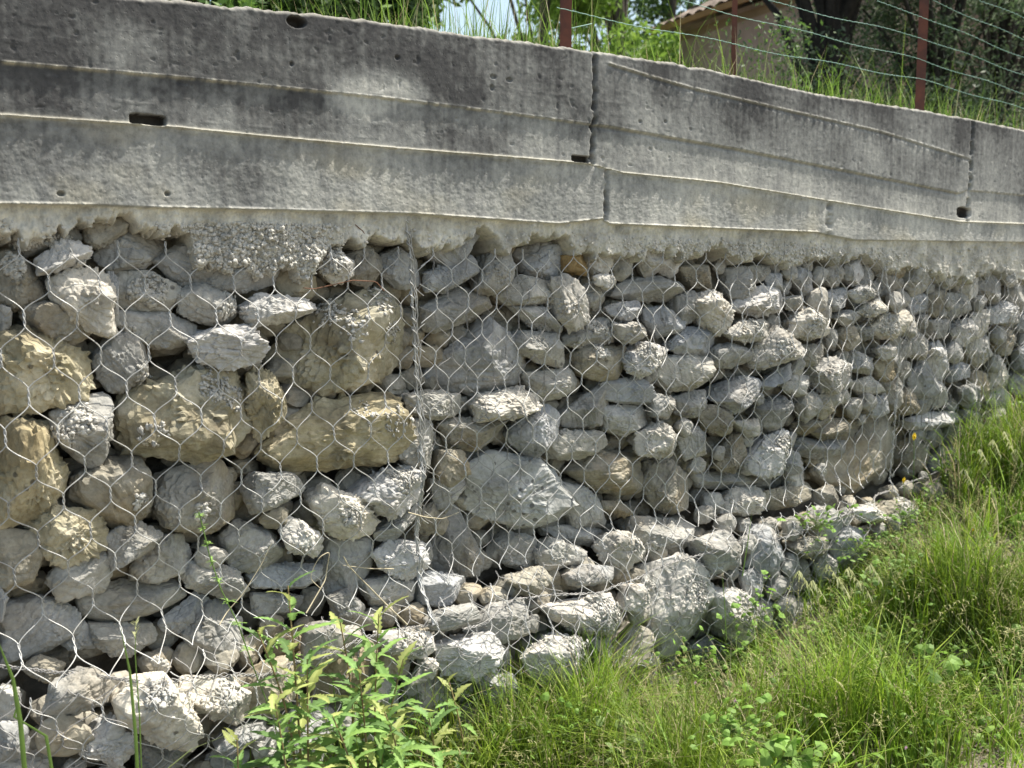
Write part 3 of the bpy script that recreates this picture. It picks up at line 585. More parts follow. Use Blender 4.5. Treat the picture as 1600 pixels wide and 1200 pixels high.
CRUST = [('A',75,310,38),('A',130,190,40),('A',245,150,60),('A',310,240,45),('A',400,352,55),('A',660,410,55),('A',600,410,35),('A',700,390,40),('A',520,625,60),('A',560,680,30),('A',640,760,50),('A',690,730,45),
 ('A',790,700,35),('A',1000,450,35),('A',960,500,30),('A',330,950,50),('A',260,1000,40),('B',330,285,55),('B',470,290,40),('B',370,430,30),('B',340,480,70),('B',560,450,60),('B',420,560,60),('B',600,580,50),('B',160,640,50),
 ('B',590,960,60),('B',480,920,40),('A',900,800,60),('A',980,860,50),('A',640,1010,50),('D',530,200,28),('D',760,240,30),('E',740,390,24),('E',320,110,50),('D',1310,250,40),('C',310,590,40),('C',430,690,45),('C',880,560,30),
 ('C',980,650,40),('C',1110,560,45),('C',900,420,45),('C',1190,770,35),('C',1000,1050,40),('C',650,480,20),('E',1050,620,60),('E',980,660,40),('F',110,580,60),('F',60,640,50),('F',180,640,50),('E',920,730,50),('E',620,760,45),('E',350,720,50),('D',620,880,45),('D',560,900,40),('D',860,920,50),
 ('F',290,690,40),('C',250,560,25),('G',280,430,30),('G',380,540,45),('G',300,490,35),('B',1300,450,30),('E',1160,360,25),('F',640,480,30),('F',800,390,40),('C',200,655,30),('C',270,665,30)]
crust_pts = [onY(REG[a][0]+x/REG[a][2], REG[a][1]+y/REG[a][2], 0.0 if not (a in 'DEF' and y > 540) else -.1) for a, x, y, r in CRUST]
crust_used = [False]*len(CRUST)
def lumps(cent, nrm, rad, r, MBo, dens=1.0, smin=.0014, smax=.0052):
    for c, nn in zip(cent, nrm):
        s = r.uniform(smin, smax)*(1.3 if r.random() < .1 else 1)
        V, F = ICO[2]
        off = r.uniform(-9, 9, 3)
        W = V*(1+.8*fbm(V*1.9+off, 3))[:, None]*s*r.uniform(.7, 1.6, 3); W = W-nn*(W@nn)[:, None]*.45
        MBo.add(W+c+nn*s*.05, F)
for k, s in enumerate(rocks):
    P, yc, dep, mt, lab, lev, low = s[:7]
    c = P.mean(0); cen = np.array([c[0], yc, c[1]])
    rough = {'g': 1.2, 'b': 1.4, 'y': 3.2}.get(mt, 2.3)
    V, F, D = rock(P, yc, dep, 1000+k, lev, rough)
    splat(V)
    o = mk('stone', V, F, M[mt], None, False, cen)
    if isinstance(lab, tuple):
        t_ = lab[1]
        if c[0] < 3.75:
            near = min(rocks[:N_TRACED], key=lambda q: (q[0].mean(0)[0]-c[0])**2+(q[0].mean(0)[1]-c[1])**2+1e-9)
            dd = c-near[0].mean(0); wd_ = ('just right of the ' if dd[0] > 0 else 'just left of the ') if abs(dd[0]) > abs(dd[1]) else ('just above the ' if dd[1] > 0 else 'just below the ')
            ph_ = near[4].split(',')[0].split()[:8]
            while ph_[-1] in ('the', 'of', 'in', 'a', 'and', 'its', 'with', 'under', 'at', 'by', 'to', 'on', 'beside', 'across', 'right', 'left', 'two', 'just', 'between', 'wall', 'middle', 'lower') : ph_ = ph_[:-1]
            t_ = 'small '+{'g': 'grey', 'w': 'pale', 'b': 'brown'}[mt]+' stone '+wd_+' '.join(ph_)
        tag(o, t_, 'stone', lab[0])
    else: tag(o, lab, 'stone')
    # crumbs of mortar stuck on it
    if k < N_TRACED:
        r = np.random.default_rng(5000+k)
        for j, (cp, cr) in enumerate(zip(crust_pts, CRUST)):
            if crust_used[j]: continue
            lo, hi = P.min(0), P.max(0)
            if not (lo[0]-.01 < cp[0] < hi[0]+.01 and lo[1]-.01 < cp[2] < hi[1]+.01): continue
            crust_used[j] = True; mbx = MB()
            rad = cr[3]/REG[cr[0]][2]/FPX*np.linalg.norm(cp-CAM)
            d = np.hypot(V[:, 0]-cp[0], V[:, 2]-cp[2]); sel = np.where((d < rad*(1+.5*pn(V/.02))) & (D[:, 1] < .15))[0]
            if len(sel) == 0: continue
            nl = int(min(len(sel)*2, 180+rad*rad*130000)); ix = r.choice(sel, nl)
            lumps(V[ix]+r.normal(0, .0025, (nl, 3)), D[ix], rad, r, mbx)
            cu = mbx.build('mortar_crust', M['mortar'], o, True, cen); splat(np.concatenate(mbx.v)+0)
byl = {}
for o in COL.objects:
    if o.get('group') and o.name.startswith('stone') and 'far right' not in o['label']: byl.setdefault(o['label'], []).append(o)
for lb_, os_ in byl.items():
    if len(os_) > 1:
        os_.sort(key=lambda o: px_of(np.array(o.location))[0])
        for o, w_ in zip(os_, ['leftmost', 'second', 'third', 'fourth', 'fifth', 'sixth', 'seventh', 'eighth', 'ninth', 'tenth']): o['label'] = w_+' '+lb_
rest = MB()
for k, s in enumerate(fill[n_ind:]):
    V, F, D = rock(s[0], s[1], s[2], 9000+k, 3, 1.0); splat(V)
    rest.add(V, F)
if rest.n: tag(rest.build('small_rubble', M['g'], None, False), 'loose small grey rubble filling the far and shadowy gaps of the stone baskets', 'rubble', kind='stuff')
# the second layer of stones, seen only through the gaps
rb = np.random.default_rng(55); deep = MB(); q_ = 0
for ix_ in np.arange(.2, 6.2, .078):
    for iz_ in np.arange(-.5, .95, .062):
        if iz_ < foot(ix_)-.05: continue
        x, z = ix_+rb.uniform(-.02, .02)+(.039 if int(round((iz_+.5)/.062)) % 2 else 0), iz_+rb.uniform(-.015, .015)
        a = rb.uniform(.036, .052); b = rb.uniform(.028, .04); nv = 6; ang = np.arange(nv)*2*math.pi/nv+rb.uniform(-.4, .4, nv)
        if x > 2.5 and -.12 < z < .06 and rb.random() < .5: continue
        V, F, D = rock(np.stack([x+np.cos(ang)*a, z+np.sin(ang)*b], 1), float(face_y(x, z))+.122+rb.uniform(-.015, .02), .04, 30000+q_, 3, 1.0); q_ += 1
        deep.add(V, F)
tag(deep.build('inner_rubble', M['b'], None, False), 'shadowy grey rubble packed deeper inside the baskets, seen through the gaps', 'rubble', kind='stuff')  # darker stone colour paints deeper shade into the gaps
# packed earth behind
bx = np.arange(.0, 8.4, .02); bz = np.arange(-.7, 1.0, .02)
X, Z = np.meshgrid(bx, bz, indexing='ij')
Yb = .20+.05*n2(X, Z, 9, 11, 3)-.03*np.abs(n2(X, Z, 16, 16, 8))
def grid_faces(nx, nz, flip=False):
    i, j = np.meshgrid(np.arange(nx-1), np.arange(nz-1), indexing='ij'); a = i*nz+j
    F = np.stack([a, a+nz, a+nz+1, a+1], -1).reshape(-1, 4)
    return F[:, ::-1] if flip else F
tag(mk('soil', np.stack([X, Yb, Z], -1).reshape(-1, 3), grid_faces(*X.shape), M['soil']), kind='structure')

# ------------------------------------------------------------------ wire netting
import itertools
def maxf(A, r):
    B = A.copy()
    for s in range(1, r+1):
        B[s:] = np.maximum(B[s:], A[:-s]); B[:-s] = np.maximum(B[:-s], A[s:])
    C_ = B.copy()
    for s in range(1, r+1):
        C_[:, s:] = np.maximum(C_[:, s:], B[:, :-s]); C_[:, :-s] = np.maximum(C_[:, :-s], B[:, s:])
    return C_
def blur(A, r, it=2):
    for _ in range(it):
        for ax in (0, 1):
            pad = [(r, r) if a == ax else (0, 0) for a in (0, 1)]
            Cm = np.cumsum(np.pad(A, [(r+1, r) if a == ax else (0, 0) for a in (0, 1)], mode='edge'), axis=ax)
            A = (np.take(Cm, range(2*r+1, Cm.shape[ax]), ax)-np.take(Cm, range(0, Cm.shape[ax]-2*r-1), ax))/(2*r+1)
    return A
Hs = np.maximum(blur(maxf(H, 3), 5), blur(maxf(H, 7), 9)-.012)
Hn = np.maximum(Hs, blur(maxf(H, 1), 1)+.001)
def net_y(x, z):
    i = np.clip((np.asarray(x)-HX[0])/hx, 0, len(HX)-1.001); j = np.clip((np.asarray(z)-HZ[0])/hz, 0, len(HZ)-1.001)
    a, b = i.astype(int), j.astype(int); u, v = i-a, j-b
    h = Hn[a, b]*(1-u)*(1-v)+Hn[a+1, b]*u*(1-v)+Hn[a, b+1]*(1-u)*v+Hn[a+1, b+1]*u*v
    return -(h+.003)
def hexnet(mb, x0, x1, z0, z1, a=.10, b=.0765, L=.032, seed=0, warp=.014, off=0.0, wr=.00112, shear=0.0, fx=0.0, skip=0.0, dz=0.0):
    r = np.random.default_rng(seed)
    nr = int((z1-z0)/b)+2; ncx = int((x1-x0)/a)+2
    def wp(x, z):
        x = np.asarray(x, float); z = np.asarray(z, float)
        q = np.stack([x*2.3+seed, z*2.9, np.zeros_like(x)], 1); q2 = np.stack([x*7+seed*3, z*7, np.ones_like(x)], 1)
        X = x+warp*1.5*pn(q)+warp*.45*pn(q2)+shear*(z-z0)
        Z = z+warp*1.5*pn(q+31)+warp*.45*pn(q2+11)
        return X, Z
    def emit(P, rad, k=5):
        X, Z = wp(P[:, 0], P[:, 2])
        keep = (Z <= z1) & (Z >= z0) & (X >= x0-.02) & (X <= x1+.02)
        if keep.sum() < 3: return
        X, Z, Yl = X[keep], Z[keep], P[keep, 1]
        Y = net_y(X, Z)+Yl-off
        mb.tube(np.stack([X, Y, Z], 1), rad, k)
    for j in range(nr):
        zc = z1+dz-j*b
        for i in range(-1, ncx+1):
            xc = x0+fx+i*a+(j % 2)*a/2
            if r.random() < skip: continue
            t = np.linspace(0, 1, 12); ph = r.uniform(0, 6); tw = 2.2*math.pi
            jl = r.normal(0, .0022, 2)
            for s in (0, math.pi):
                P = np.stack([xc+.0016*np.cos(ph+s+t*tw)+jl[0]*0, .0016*np.sin(ph+s+t*tw), zc+L/2-t*L], 1)
                emit(P, wr)
            for sgn in (-1, 1):
                t2 = np.linspace(0, 1, 9)
                xa, za = xc, zc-L/2; xb, zb = xc+sgn*a/2, zc-b+L/2
                e = t2*t2*(3-2*t2); hfx = .72*t2+.28*e
                P = np.stack([xa+(xb-xa)*hfx, -.0012*np.sin(t2*math.pi)*1, za+(zb-za)*(.72*t2+.28*(2*t2-e))], 1)
                emit(P, wr)
def seam(mb, px, py, y, n=1.0, seed=1, rad=.0018, turns=26, follow=True, amp=.004):
    px = np.interp(np.linspace(0, 1, 120), np.linspace(0, 1, len(px)), px); py = np.interp(np.linspace(0, 1, 120), np.linspace(0, 1, len(py)), py)
    W = onY(px, py, y); r = np.random.default_rng(seed)
    if follow: W[:, 1] = net_y(W[:, 0], W[:, 2])-.004
    t = np.linspace(0, 1, 120)
    for s in range(2):
        Q = W.copy(); Q[:, 0] += .0022*np.cos(t*turns*6.28*2+s*3.14)+amp*pn(np.stack([t*7+seed+s*9, t*0, t*0], 1)); Q[:, 1] += .0022*np.sin(t*turns*6.28*2+s*3.14)
        mb.tube(Q, rad, 5)
    # lacing wire winding round the two edges
    tt = np.linspace(0, 1, 420); Q = np.stack([np.interp(tt, t, W[:, i]) for i in range(3)], 1)
    Q[:, 0] += (.006+.004*pn(np.stack([tt*20+seed, tt*0, tt*0+5], 1)))*np.cos(tt*turns*6.28); Q[:, 1] += .005*np.sin(tt*turns*6.28)
    mb.tube(Q, rad*.8, 4)
BASK = [('left', .12, 1.42), ('mid', 1.44, 3.74), ('right', 3.76, 7.6)]
labs = {'left': 'hexagonal wire basket full of stones at the left, with big ochre boulders', 'mid': 'hexagonal wire basket between the two lacing seams, in the middle of the wall', 'right': 'far right hexagonal wire basket, seen at a steep angle'}
for nm, x0, x1 in BASK:
    e = tag(empty('gabion_basket', ((x0+x1)/2, 0, 0)), labs[nm], 'wire basket', 'wire baskets of the stone wall')
    sdn = {'left': 3, 'mid': 11, 'right': 19}[nm]
    m_ = MB(); hexnet(m_, x0, x1, .01, .925, seed=sdn, fx={'left': .036, 'mid': .02, 'right': 0}[nm], wr={'left': .00132, 'mid': .0014, 'right': .0012}[nm], warp={'left': .008, 'mid': .018, 'right': .02}[nm], dz={'left': -.012, 'mid': .0, 'right': .01}[nm])
    m_.build('wire_netting', M['wire'], e)
    m_ = MB()
    if nm == 'left':
        seam(m_, [646, 655, 657, 661, 664, 668, 664, 662, 655], [330, 395, 460, 520, 600, 700, 790, 870, 965], -.03, seed=2, rad=.0021)
        for q_, dx_ in enumerate((5,)): seam(m_, [650+dx_, 657+dx_, 664+dx_*1.3, 668+dx_, 664-dx_*.4, 652+dx_], [350, 460, 600, 700, 800, 965], -.03, seed=12+q_, rad=.0012, turns=9, amp=.006)
        m_.build('lacing_wire', M['wire'], e)
    elif nm == 'mid':
        seam(m_, [1396, 1404, 1412, 1416, 1410, 1402], [400, 470, 540, 620, 700, 775], -.03, seed=5, rad=.0015)
        m_.build('lacing_wire', M['wire'], e)
        # doubled netting of the side panel folded over near the first seam
        m2 = MB(); hexnet(m2, 1.44, 1.86, .02, .90, seed=41, warp=.035, off=-.012, wr=.0010, fx=.03, dz=-.03)
        hexnet(m2, 1.9, 3.7, .02, .93, seed=57, warp=.04, off=-.016, wr=.0009, fx=.05, dz=-.04, skip=.75)
        m2.build('side_panel_netting', M['oldwire'], e)
    else:
        m2 = MB(); hexnet(m2, 3.78, 5.2, .1, .93, seed=77, warp=.03, off=-.006, wr=.001, fx=.04, skip=.2)
        m2.build('side_panel_netting', M['oldwire'], e)
    # bottom edge wire
    m_ = MB(); xs = np.linspace(x0+.02, x1-.02, 160)
    edge = {'left': ([0, 200, 400, 560, 640], [1045, 1045, 1046, 990, 972]), 'mid': ([660, 740, 800, 916, 1020, 1120, 1200, 1300, 1400], [975, 965, 932, 917, 887, 845, 838, 800, 770]), 'right': ([1410, 1500, 1600, 1800], [770, 720, 675, 610])}[nm]
    W = onY(np.array(edge[0], float), np.array(edge[1], float), -.04)
    for s in range(3):
        zz = np.interp(xs, W[:, 0], W[:, 2])+.005*pn(np.stack([xs*9+s*7, xs*0, xs*0+s], 1)); yy = net_y(xs, zz+.02)-.004+.006*pn(np.stack([xs*6+s*5, xs*0+2, xs*0+s], 1))
        ph = xs*180+s*2.1
        m_.tube(np.stack([xs, yy+.0035*np.sin(ph), zz+.0035*np.cos(ph)], 1), .0014, 5)
    m_.build('edge_wire', M['oldwire'], e)
e = tag(empty('gabion_basket', (1.6, -.12, -.2)), 'lower wire basket jutting out at the foot of the wall, crumpled over sunlit stones', 'wire basket', 'wire baskets of the stone wall')
m_ = MB(); hexnet(m_, .12, 3.4, -.42, .0, seed=29, warp=.035, fx=.01, a=.092, b=.066, L=.026); m_.build('wire_netting', M['wire'], e)
m_ = MB(); hexnet(m_, .12, 3.3, -.3, .01, seed=63, warp=.05, a=.09, b=.05, L=.02, wr=.001, skip=.3, off=-.002); m_.build('side_panel_netting', M['oldwire'], e)
# ------------------------------------------------------------------ concrete wall above
def pl(px, py): 
    W = onY(np.array(px, float), np.array(py, float), 0.0); return W[:, 0], W[:, 2]
def line(px, py):
    x, z = pl(px, py)
    def f(X):
        X = np.asarray(X, float); y = np.interp(X, x, z)
        y = np.where(X < x[0], z[0]+(X-x[0])*(z[1]-z[0])/(x[1]-x[0])*.5, y)
        return np.where(X > x[-1], z[-1]+(X-x[-1])*(z[-1]-z[-2])/(x[-1]-x[-2]), y)
    return f
topL = line([0, 280, 450, 575, 800, 925, 1110, 1280, 1450, 1530, 1600], [-26, 0, 15, 30, 61, 77, 107, 145, 172, 187, 202])
l1 = line([0, 280, 600, 800, 920, 950, 1150, 1500, 1512, 1600], [97, 121, 153, 178, 194, 197, 232, 302, 297, 305])
l1b = line([945, 1020, 1080, 1230, 1375, 1506], [97, 120, 137, 172, 205, 245])
l1c = line([1512, 1600], [240, 251])
l2 = line([0, 250, 400, 620, 800, 920, 970, 1120, 1270, 1495, 1600], [180, 197, 212, 232, 246, 256, 270, 285, 310, 346, 350])
l3 = line([0, 145, 250, 410, 640, 800, 870, 940, 950, 1275, 1335, 1600], [319, 321, 325, 328, 334, 345, 350, 342, 350, 363, 375, 378])
lowb = line([0, 40, 110, 140, 230, 300, 310, 350, 420, 450, 480, 500, 530, 600, 640, 680, 740, 760, 780, 800, 830, 870, 900, 940, 980, 1010, 1050, 1080, 1120, 1160, 1200, 1240, 1290, 1350, 1400, 1440, 1480, 1520, 1560, 1600],
            [345, 368, 345, 330, 350, 352, 400, 420, 424, 410, 430, 400, 378, 366, 378, 390, 372, 352, 368, 398, 372, 362, 384, 396, 402, 398, 388, 402, 384, 402, 396, 408, 400, 396, 424, 416, 432, 434, 420, 438])
XE = 8.2
pxs = np.linspace(-60, 1600, 1500); xs = np.concatenate([[-.9, -.5, -.2, 0.0, .1], colX(-60)*0+np.array([float(onY(p, 430., 0)[0]) for p in pxs])])
xs = np.unique(np.round(xs[xs < 6], 5)); xs = np.concatenate([xs, np.arange(xs[-1]+.02, XE, .02)])
zt = topL(xs)
c3 = l3(xs); c2 = np.maximum(l2(xs), c3+.02); c1 = np.maximum(l1(xs), c2+.02); zt = np.maximum(zt, c1+.03)
segs = []                                    # rows of the mesh run along the board joints
for lo_, hi_, n_ in ((c3*0+.70, c3, 100), (c3, c2, 84), (c2, c1, 62), (c1, zt, 84)):
    s_ = np.linspace(0, 1, n_+1)[:-1]; segs.append(lo_[:, None]+(hi_-lo_)[:, None]*s_[None])
Z = np.concatenate(segs+[zt[:, None]], 1); NZ = Z.shape[1]
X = np.repeat(xs[:, None], NZ, 1)
def ridge(f, X, Z, w, mask=1.0): return np.exp(-((Z-f(X))/w)**2)*mask
def between(X, pa, pb, soft=.004):
    a, b = colX(pa), colX(pb); return 1/(1+np.exp(-(X-a)/soft))/(1+np.exp(-(b-X)/soft))
irr = np.clip(.75+1.1*n2(X, Z, 45, 3, 5, 4), .05, 1.6)
irr2 = np.clip(.5+1.3*n2(X, Z, 14, 2, 45, 3), 0, 1.6)
F1, F2, F3, FB, FC = l1(X), l2(X), l3(X), l1b(X), l1c(X)
P_ = np.zeros_like(X)                       # protrusion towards the viewer
band = np.where(Z > F1, .002, np.where(Z > F2, -.003, np.where(Z > F3, .006, 0)))
P_ += band
P_ += .006*np.exp(-((Z-F1)/.0022)**2)*irr*.9
P_ += .008*np.exp(-((Z-F2)/.0026)**2)*(irr*.5+.5)+.004*np.exp(-((Z-F2+.006)/.006)**2)*irr2
m3 = np.clip(between(X, -400, 148)+between(X, 240, 415)*.9+between(X, 415, 640)*.35+between(X, 650, 1276)*.9+between(X, 1335, 3000), 0, 1)
P_ += .011*np.exp(-((Z-F3)/.003)**2)*irr*m3
P_ += .006*np.exp(-((Z-FB)/.003)**2)*irr*between(X, 948, 1506)
P_ -= .004*np.exp(-((Z-FB+.006)/.006)**2)*between(X, 948, 1506)
P_ += .006*np.exp(-((Z-FC)/.003)**2)*irr*between(X, 1512, 3000)
P_ -= .005*np.exp(-((Z-F1+.006)/.006)**2)*between(X, 920, 1500)
# vertical joints
def vj(px, fa, fb, w, d):
    c = colX(px)+.006*pn(np.stack([np.zeros(X.size), X.ravel()*0, Z.ravel()*40], 1)).reshape(X.shape)
    m = 1/(1+np.exp(-(Z-fa)/.003))/(1+np.exp(-(fb-Z)/.003))
    return -d*np.exp(-((X-c)/w)**2)*m*np.clip(.6+1.2*n2(X, Z, 20, 40, 77, 2), .1, 1.5)
P_ += vj(926, F2, topL(X)+1, .007, .022)+vj(944, F3, F2, .007, .018)+vj(1509, F2, topL(X)+1, .010, .022)
P_ += vj(1290, F3-.02, F2, .016, .012)+np.where((X > colX(926)) & (Z > F2), -.002, 0)
# holes left by form ties and lost spacers
def hole(px, py, w, h, d, sq=2):
    W = onY(float(px), float(py), 0.0); pm = FPX/np.linalg.norm(W-CAM)
    fx = w/2/pm/ max(.3, 2.2/np.linalg.norm((W-CAM)[:2])); fz = h/2/pm
    q = (np.abs((X-W[0])/fx)**sq+np.abs((Z-W[2])/fz)**sq)
    return -d*np.clip(1.6-q, 0, 1)
holes = hole(463, 34, 23, 14, .03, 2)+hole(232, 187, 46, 15, .028, 5)+hole(910, 248, 28, 10, .03, 5)+hole(1508, 332, 16, 14, .03, 3)+hole(94, 303, 9, 6, .012)+hole(260, 303, 7, 6, .012)+hole(455, 100, 5, 6, .008)+hole(620, 90, 6, 6, .008)+hole(770, 120, 8, 6, .006)+hole(795, 125, 8, 6, .006)+hole(768, 137, 6, 8, .006)+hole(1000, 190, 4, 4, .006)+hole(1040, 190, 4, 4, .006)
P_ += holes
# texture: smooth upper boards, coarse honeycombed board between l2 and l3
coarse = ((Z < F2) & (Z > F3-.005)).astype(float)
P_ += .0005*n2(X, Z, 60, 60, 1, 4)
pit = n2(X, Z, 75, 95, 6, 3)
P_ += coarse*(.0005*n2(X, Z, 120, 150, 12, 3)+.0005*n2(X, Z, 22, 30, 12, 2)-.0025*np.clip(pit-.62, 0, 1)*np.clip(.7+n2(X, Z, 3, 5, 3), 0, 1))
P_ -= (1-coarse)*.007*np.clip(n2(X, Z, 38, 45, 66, 2)-.62, 0, 1)
P_ += (1-coarse)*.0009*np.clip(n2(X, Z, 12, 70, 33, 3)-.35, 0, 1)
P_ += .0010*n2(X, Z, 2.5, 4, 20, 2)
# fringe of mortar that ran down between the stones
below = Z < F3
lump = .010*n2(X, Z, 16, 14, 88, 3)+.006*np.abs(n2(X, Z, 55, 55, 90, 3))
rgh = between(X, 300, 510, .02)*np.clip((F3-.02-Z)/.02, 0, 1)+between(X, 1000, 1400, .05)*.4*np.clip((F3-.03-Z)/.02, 0, 1)
lump += rgh*(.016*np.abs(n2(X, Z, 60, 60, 9, 3))-.002)
lb = lowb(X)+.022*n2(X, Z*0, 24, 1, 50, 4)+.016*n2(X, Z, 45, 25, 51, 3)
fall = np.clip((lb-Z)/.022, 0, 1)
P_ = np.where(below, P_*.3+lump-.008-.004*np.clip((F3-Z)/.03, 0, 1)+.0-fall*fall*.16, P_)
# crumbly rounded arris along the top
d_top = zt[:, None]-Z
edge = .004*n2(X, Z*0, 18, 1, 5, 3)+.003*n2(X, Z*0, 60, 1, 8, 2)
P_ -= .02*np.clip(1-d_top/.012, 0, 1)**2
P_ += .004*np.clip(1-d_top/.02, 0, 1)*np.clip(n2(X, Z, 35, 35, 2), 0, 1)
Z = Z+edge*np.clip(1-d_top/.03, 0, 1)
Y = -P_
# ---- weathering colours of the concrete itself (black biofilm, pale washed runs, buff patches), plus painted fin sunlight and hole shade
hrel = np.clip((zt[:, None]-Z)/(zt[:, None]-F3+1e-6), 0, 1.3)
xd = np.clip((X-.3)/2.0, 0, 1)
grime = 1.10-.72*hrel-.32*xd+.40*n2(X, Z, 3.5, 5, 14, 6)+.13*n2(X, Z, 48, 3.2, 24, 5)+.16*n2(X, Z, 50, 50, 94, 3)
grime = np.where(Z > F1, grime+.12, grime); grime = np.where((Z < F1) & (Z > F2), grime+.12*(1-xd)+.05, grime)
grime = np.clip(grime, 0, 1)
washed = np.clip(n2(X, Z, 5, 9, 61, 4)*1.6-.05, 0, 1)*np.exp(-((X-colX(620))/.33)**2)*np.exp(-((Z-F1+.0)/.07)**2)
grime = np.clip(grime-.8*washed, 0, 1)
darkc = np.array([.072, .071, .072]); midc = np.array([.25, .252, .243]); palec = np.array([.44, .435, .405])
g = grime[..., None]
col = np.where(g > .5, midc+(darkc-midc)*(g-.5)*2, palec+(midc-palec)*g*2)
buff = np.clip(n2(X, Z, 4, 8, 91, 3)-.15, 0, 1)[..., None]*.7*(Z < F2)[..., None]
col = col*(1-buff)+np.array([.44, .40, .30])*buff
fin_sunlit = np.clip(np.exp(-((Z-F1)/.0035)**2)*irr*.8+np.exp(-((Z-F2)/.006)**2)*.9+np.exp(-((Z-F3)/.004)**2)*m3*.8+np.exp(-((Z-FB)/.004)**2)*between(X, 948, 1506)*.6, 0, 1)[..., None]
col = col*(1-.7*fin_sunlit)+np.array([.47, .44, .36])*.7*fin_sunlit  # pale tone along the board fins paints the sunlight they catch
jd = np.clip(-(vj(926, F2, topL(X)+1, .010, 1)+vj(1509, F2, topL(X)+1, .012, 1)+vj(1290, F3-.02, F2, .02, .7)+vj(944, F3, F2, .01, .8)), 0, 1)[..., None]
col = col*(1-.6*jd)+np.array([.09, .085, .08])*.6*jd
col = np.where((holes < -.012)[..., None], np.array([.05, .045, .04]), col)  # inside of the holes painted near black as shade
col = np.where(below[..., None], np.array([.50, .48, .425])*(1+.35*n2(X, Z, 9, 12, 71, 3))[..., None]*np.clip(1-.5*np.clip(n2(X, Z, 11, 11, 17, 2)-.1, 0, 1), .4, 1)[..., None], col)
topw = np.clip(1-d_top/.012, 0, 1)[..., None]*.75
col = col*(1-topw)+np.array([.36, .34, .29])*topw
cw = tag(empty('concrete_wall', (2.5, 0.12, 1.2)), 'grey board-marked concrete wall, stained black along its top, poured on the stone baskets', 'concrete wall')
mk('wall_face', np.stack([X, Y, Z], -1).reshape(-1, 3), grid_faces(len(xs), NZ), M['concrete'], cw, True, None, np.clip(col.reshape(-1, 3), .02, .8))
# top and back of the wall
xs2 = xs[::3]; zz = Z[::3, -1]; yy = Y[::3, -1]; prof = [(0, 0), (.06, .004), (.14, .002), (.24, -.002), (.25, -.02), (.25, -.9)]
TV = np.stack([np.stack([xs2, yy*(1 if i == 0 else 0)+a+(0 if i == 0 else 0), zz+b+(.003*pn(np.stack([xs2*30, xs2*0+a*40, xs2*0], 1)) if 0 < i < 4 else 0)], 1) for i, (a, b) in enumerate(prof)], 1)
mk('wall_top', TV.reshape(-1, 3), grid_faces(len(xs2), len(prof)), M['concrete'], cw, True, None, np.tile([.33, .31, .27], (TV.shape[0]*TV.shape[1], 1)))
# drops and crumbs hanging in the fringe
r = np.random.default_rng(77); mbx = MB()
front = np.where(below & (fall < .6) & (Z > lb-.03) & (Z < F3-.03) & (X > .2) & (X < 5))
wgt = (rgh[front]*3+.12+.6*np.clip(fall[front], 0, 1)); wgt /= wgt.sum()
ix = r.choice(len(front[0]), 4200, replace=False, p=wgt)
Vf = np.stack([X, Y, Z], -1)[front[0][ix], front[1][ix]]
lumps(Vf, np.tile([0, -1, .2], (len(Vf), 1)), .02, r, mbx, smin=.001, smax=.0042)
mbx.build('mortar_crumbs', M['mortar'], cw)

# rusty tie wires poking out of the mortar
for pts, lb_ in (([(483, 450), (500, 452), (530, 445), (560, 438), (600, 440), (612, 455)], 'rusty bent wire lying across the top of the largest ochre boulder'), ([(568, 350), (580, 360), (586, 370)], 'short rusty wire end poking from the mortar left of the seam'), ([(1405, 395), (1398, 405), (1402, 420)], None)):
    if lb_ is None: continue
    W = onY(np.array([p[0] for p in pts], float), np.array([p[1] for p in pts], float), -.03); W[:, 1] = net_y(W[:, 0], W[:, 2])-.004
    mb = MB(); t = np.linspace(0, 1, 24); q = np.linspace(0, 1, len(W)); mb.tube(np.stack([np.interp(t, q, W[:, i]) for i in range(3)], 1), .0012, 5)
    tag(mb.build('rusty_wire', M['rust'], None, True, W[0]), lb_, 'wire')

# ------------------------------------------------------------------ ground in front
def ground_z(x, y):
    x = np.asarray(x, float); y = np.asarray(y, float)
    d = np.clip(-.05-y, 0, 10)
    z = foot(x)-.03*np.clip(d-.35, 0, .8)-.05*np.clip(d-1.2, 0, 5)
    z = z+.05*np.exp(-d/.18)*np.clip((x-2.6), 0, 1)
    far = np.maximum(z, -.8)
    return far+.02*n2(x, y, 2.2, 2.2, 4, 3)
gx1 = np.concatenate([np.arange(-3, 8, .05), np.arange(8, 40, 1.5), [60, 120, 300]]); gy1 = np.concatenate([[-300, -100, -40, -20], np.arange(-10, -3, .4), np.arange(-3, .3, .04)])
GX, GY = np.meshgrid(gx1, gy1, indexing='ij'); GZ = ground_z(GX, GY); GZ = np.where(GX > 9, .5*0+np.minimum(GZ, .5), GZ)
tag(mk('ground', np.stack([GX, GY, GZ], -1).reshape(-1, 3), grid_faces(len(gx1), len(gy1)), M['soil']), kind='structure')

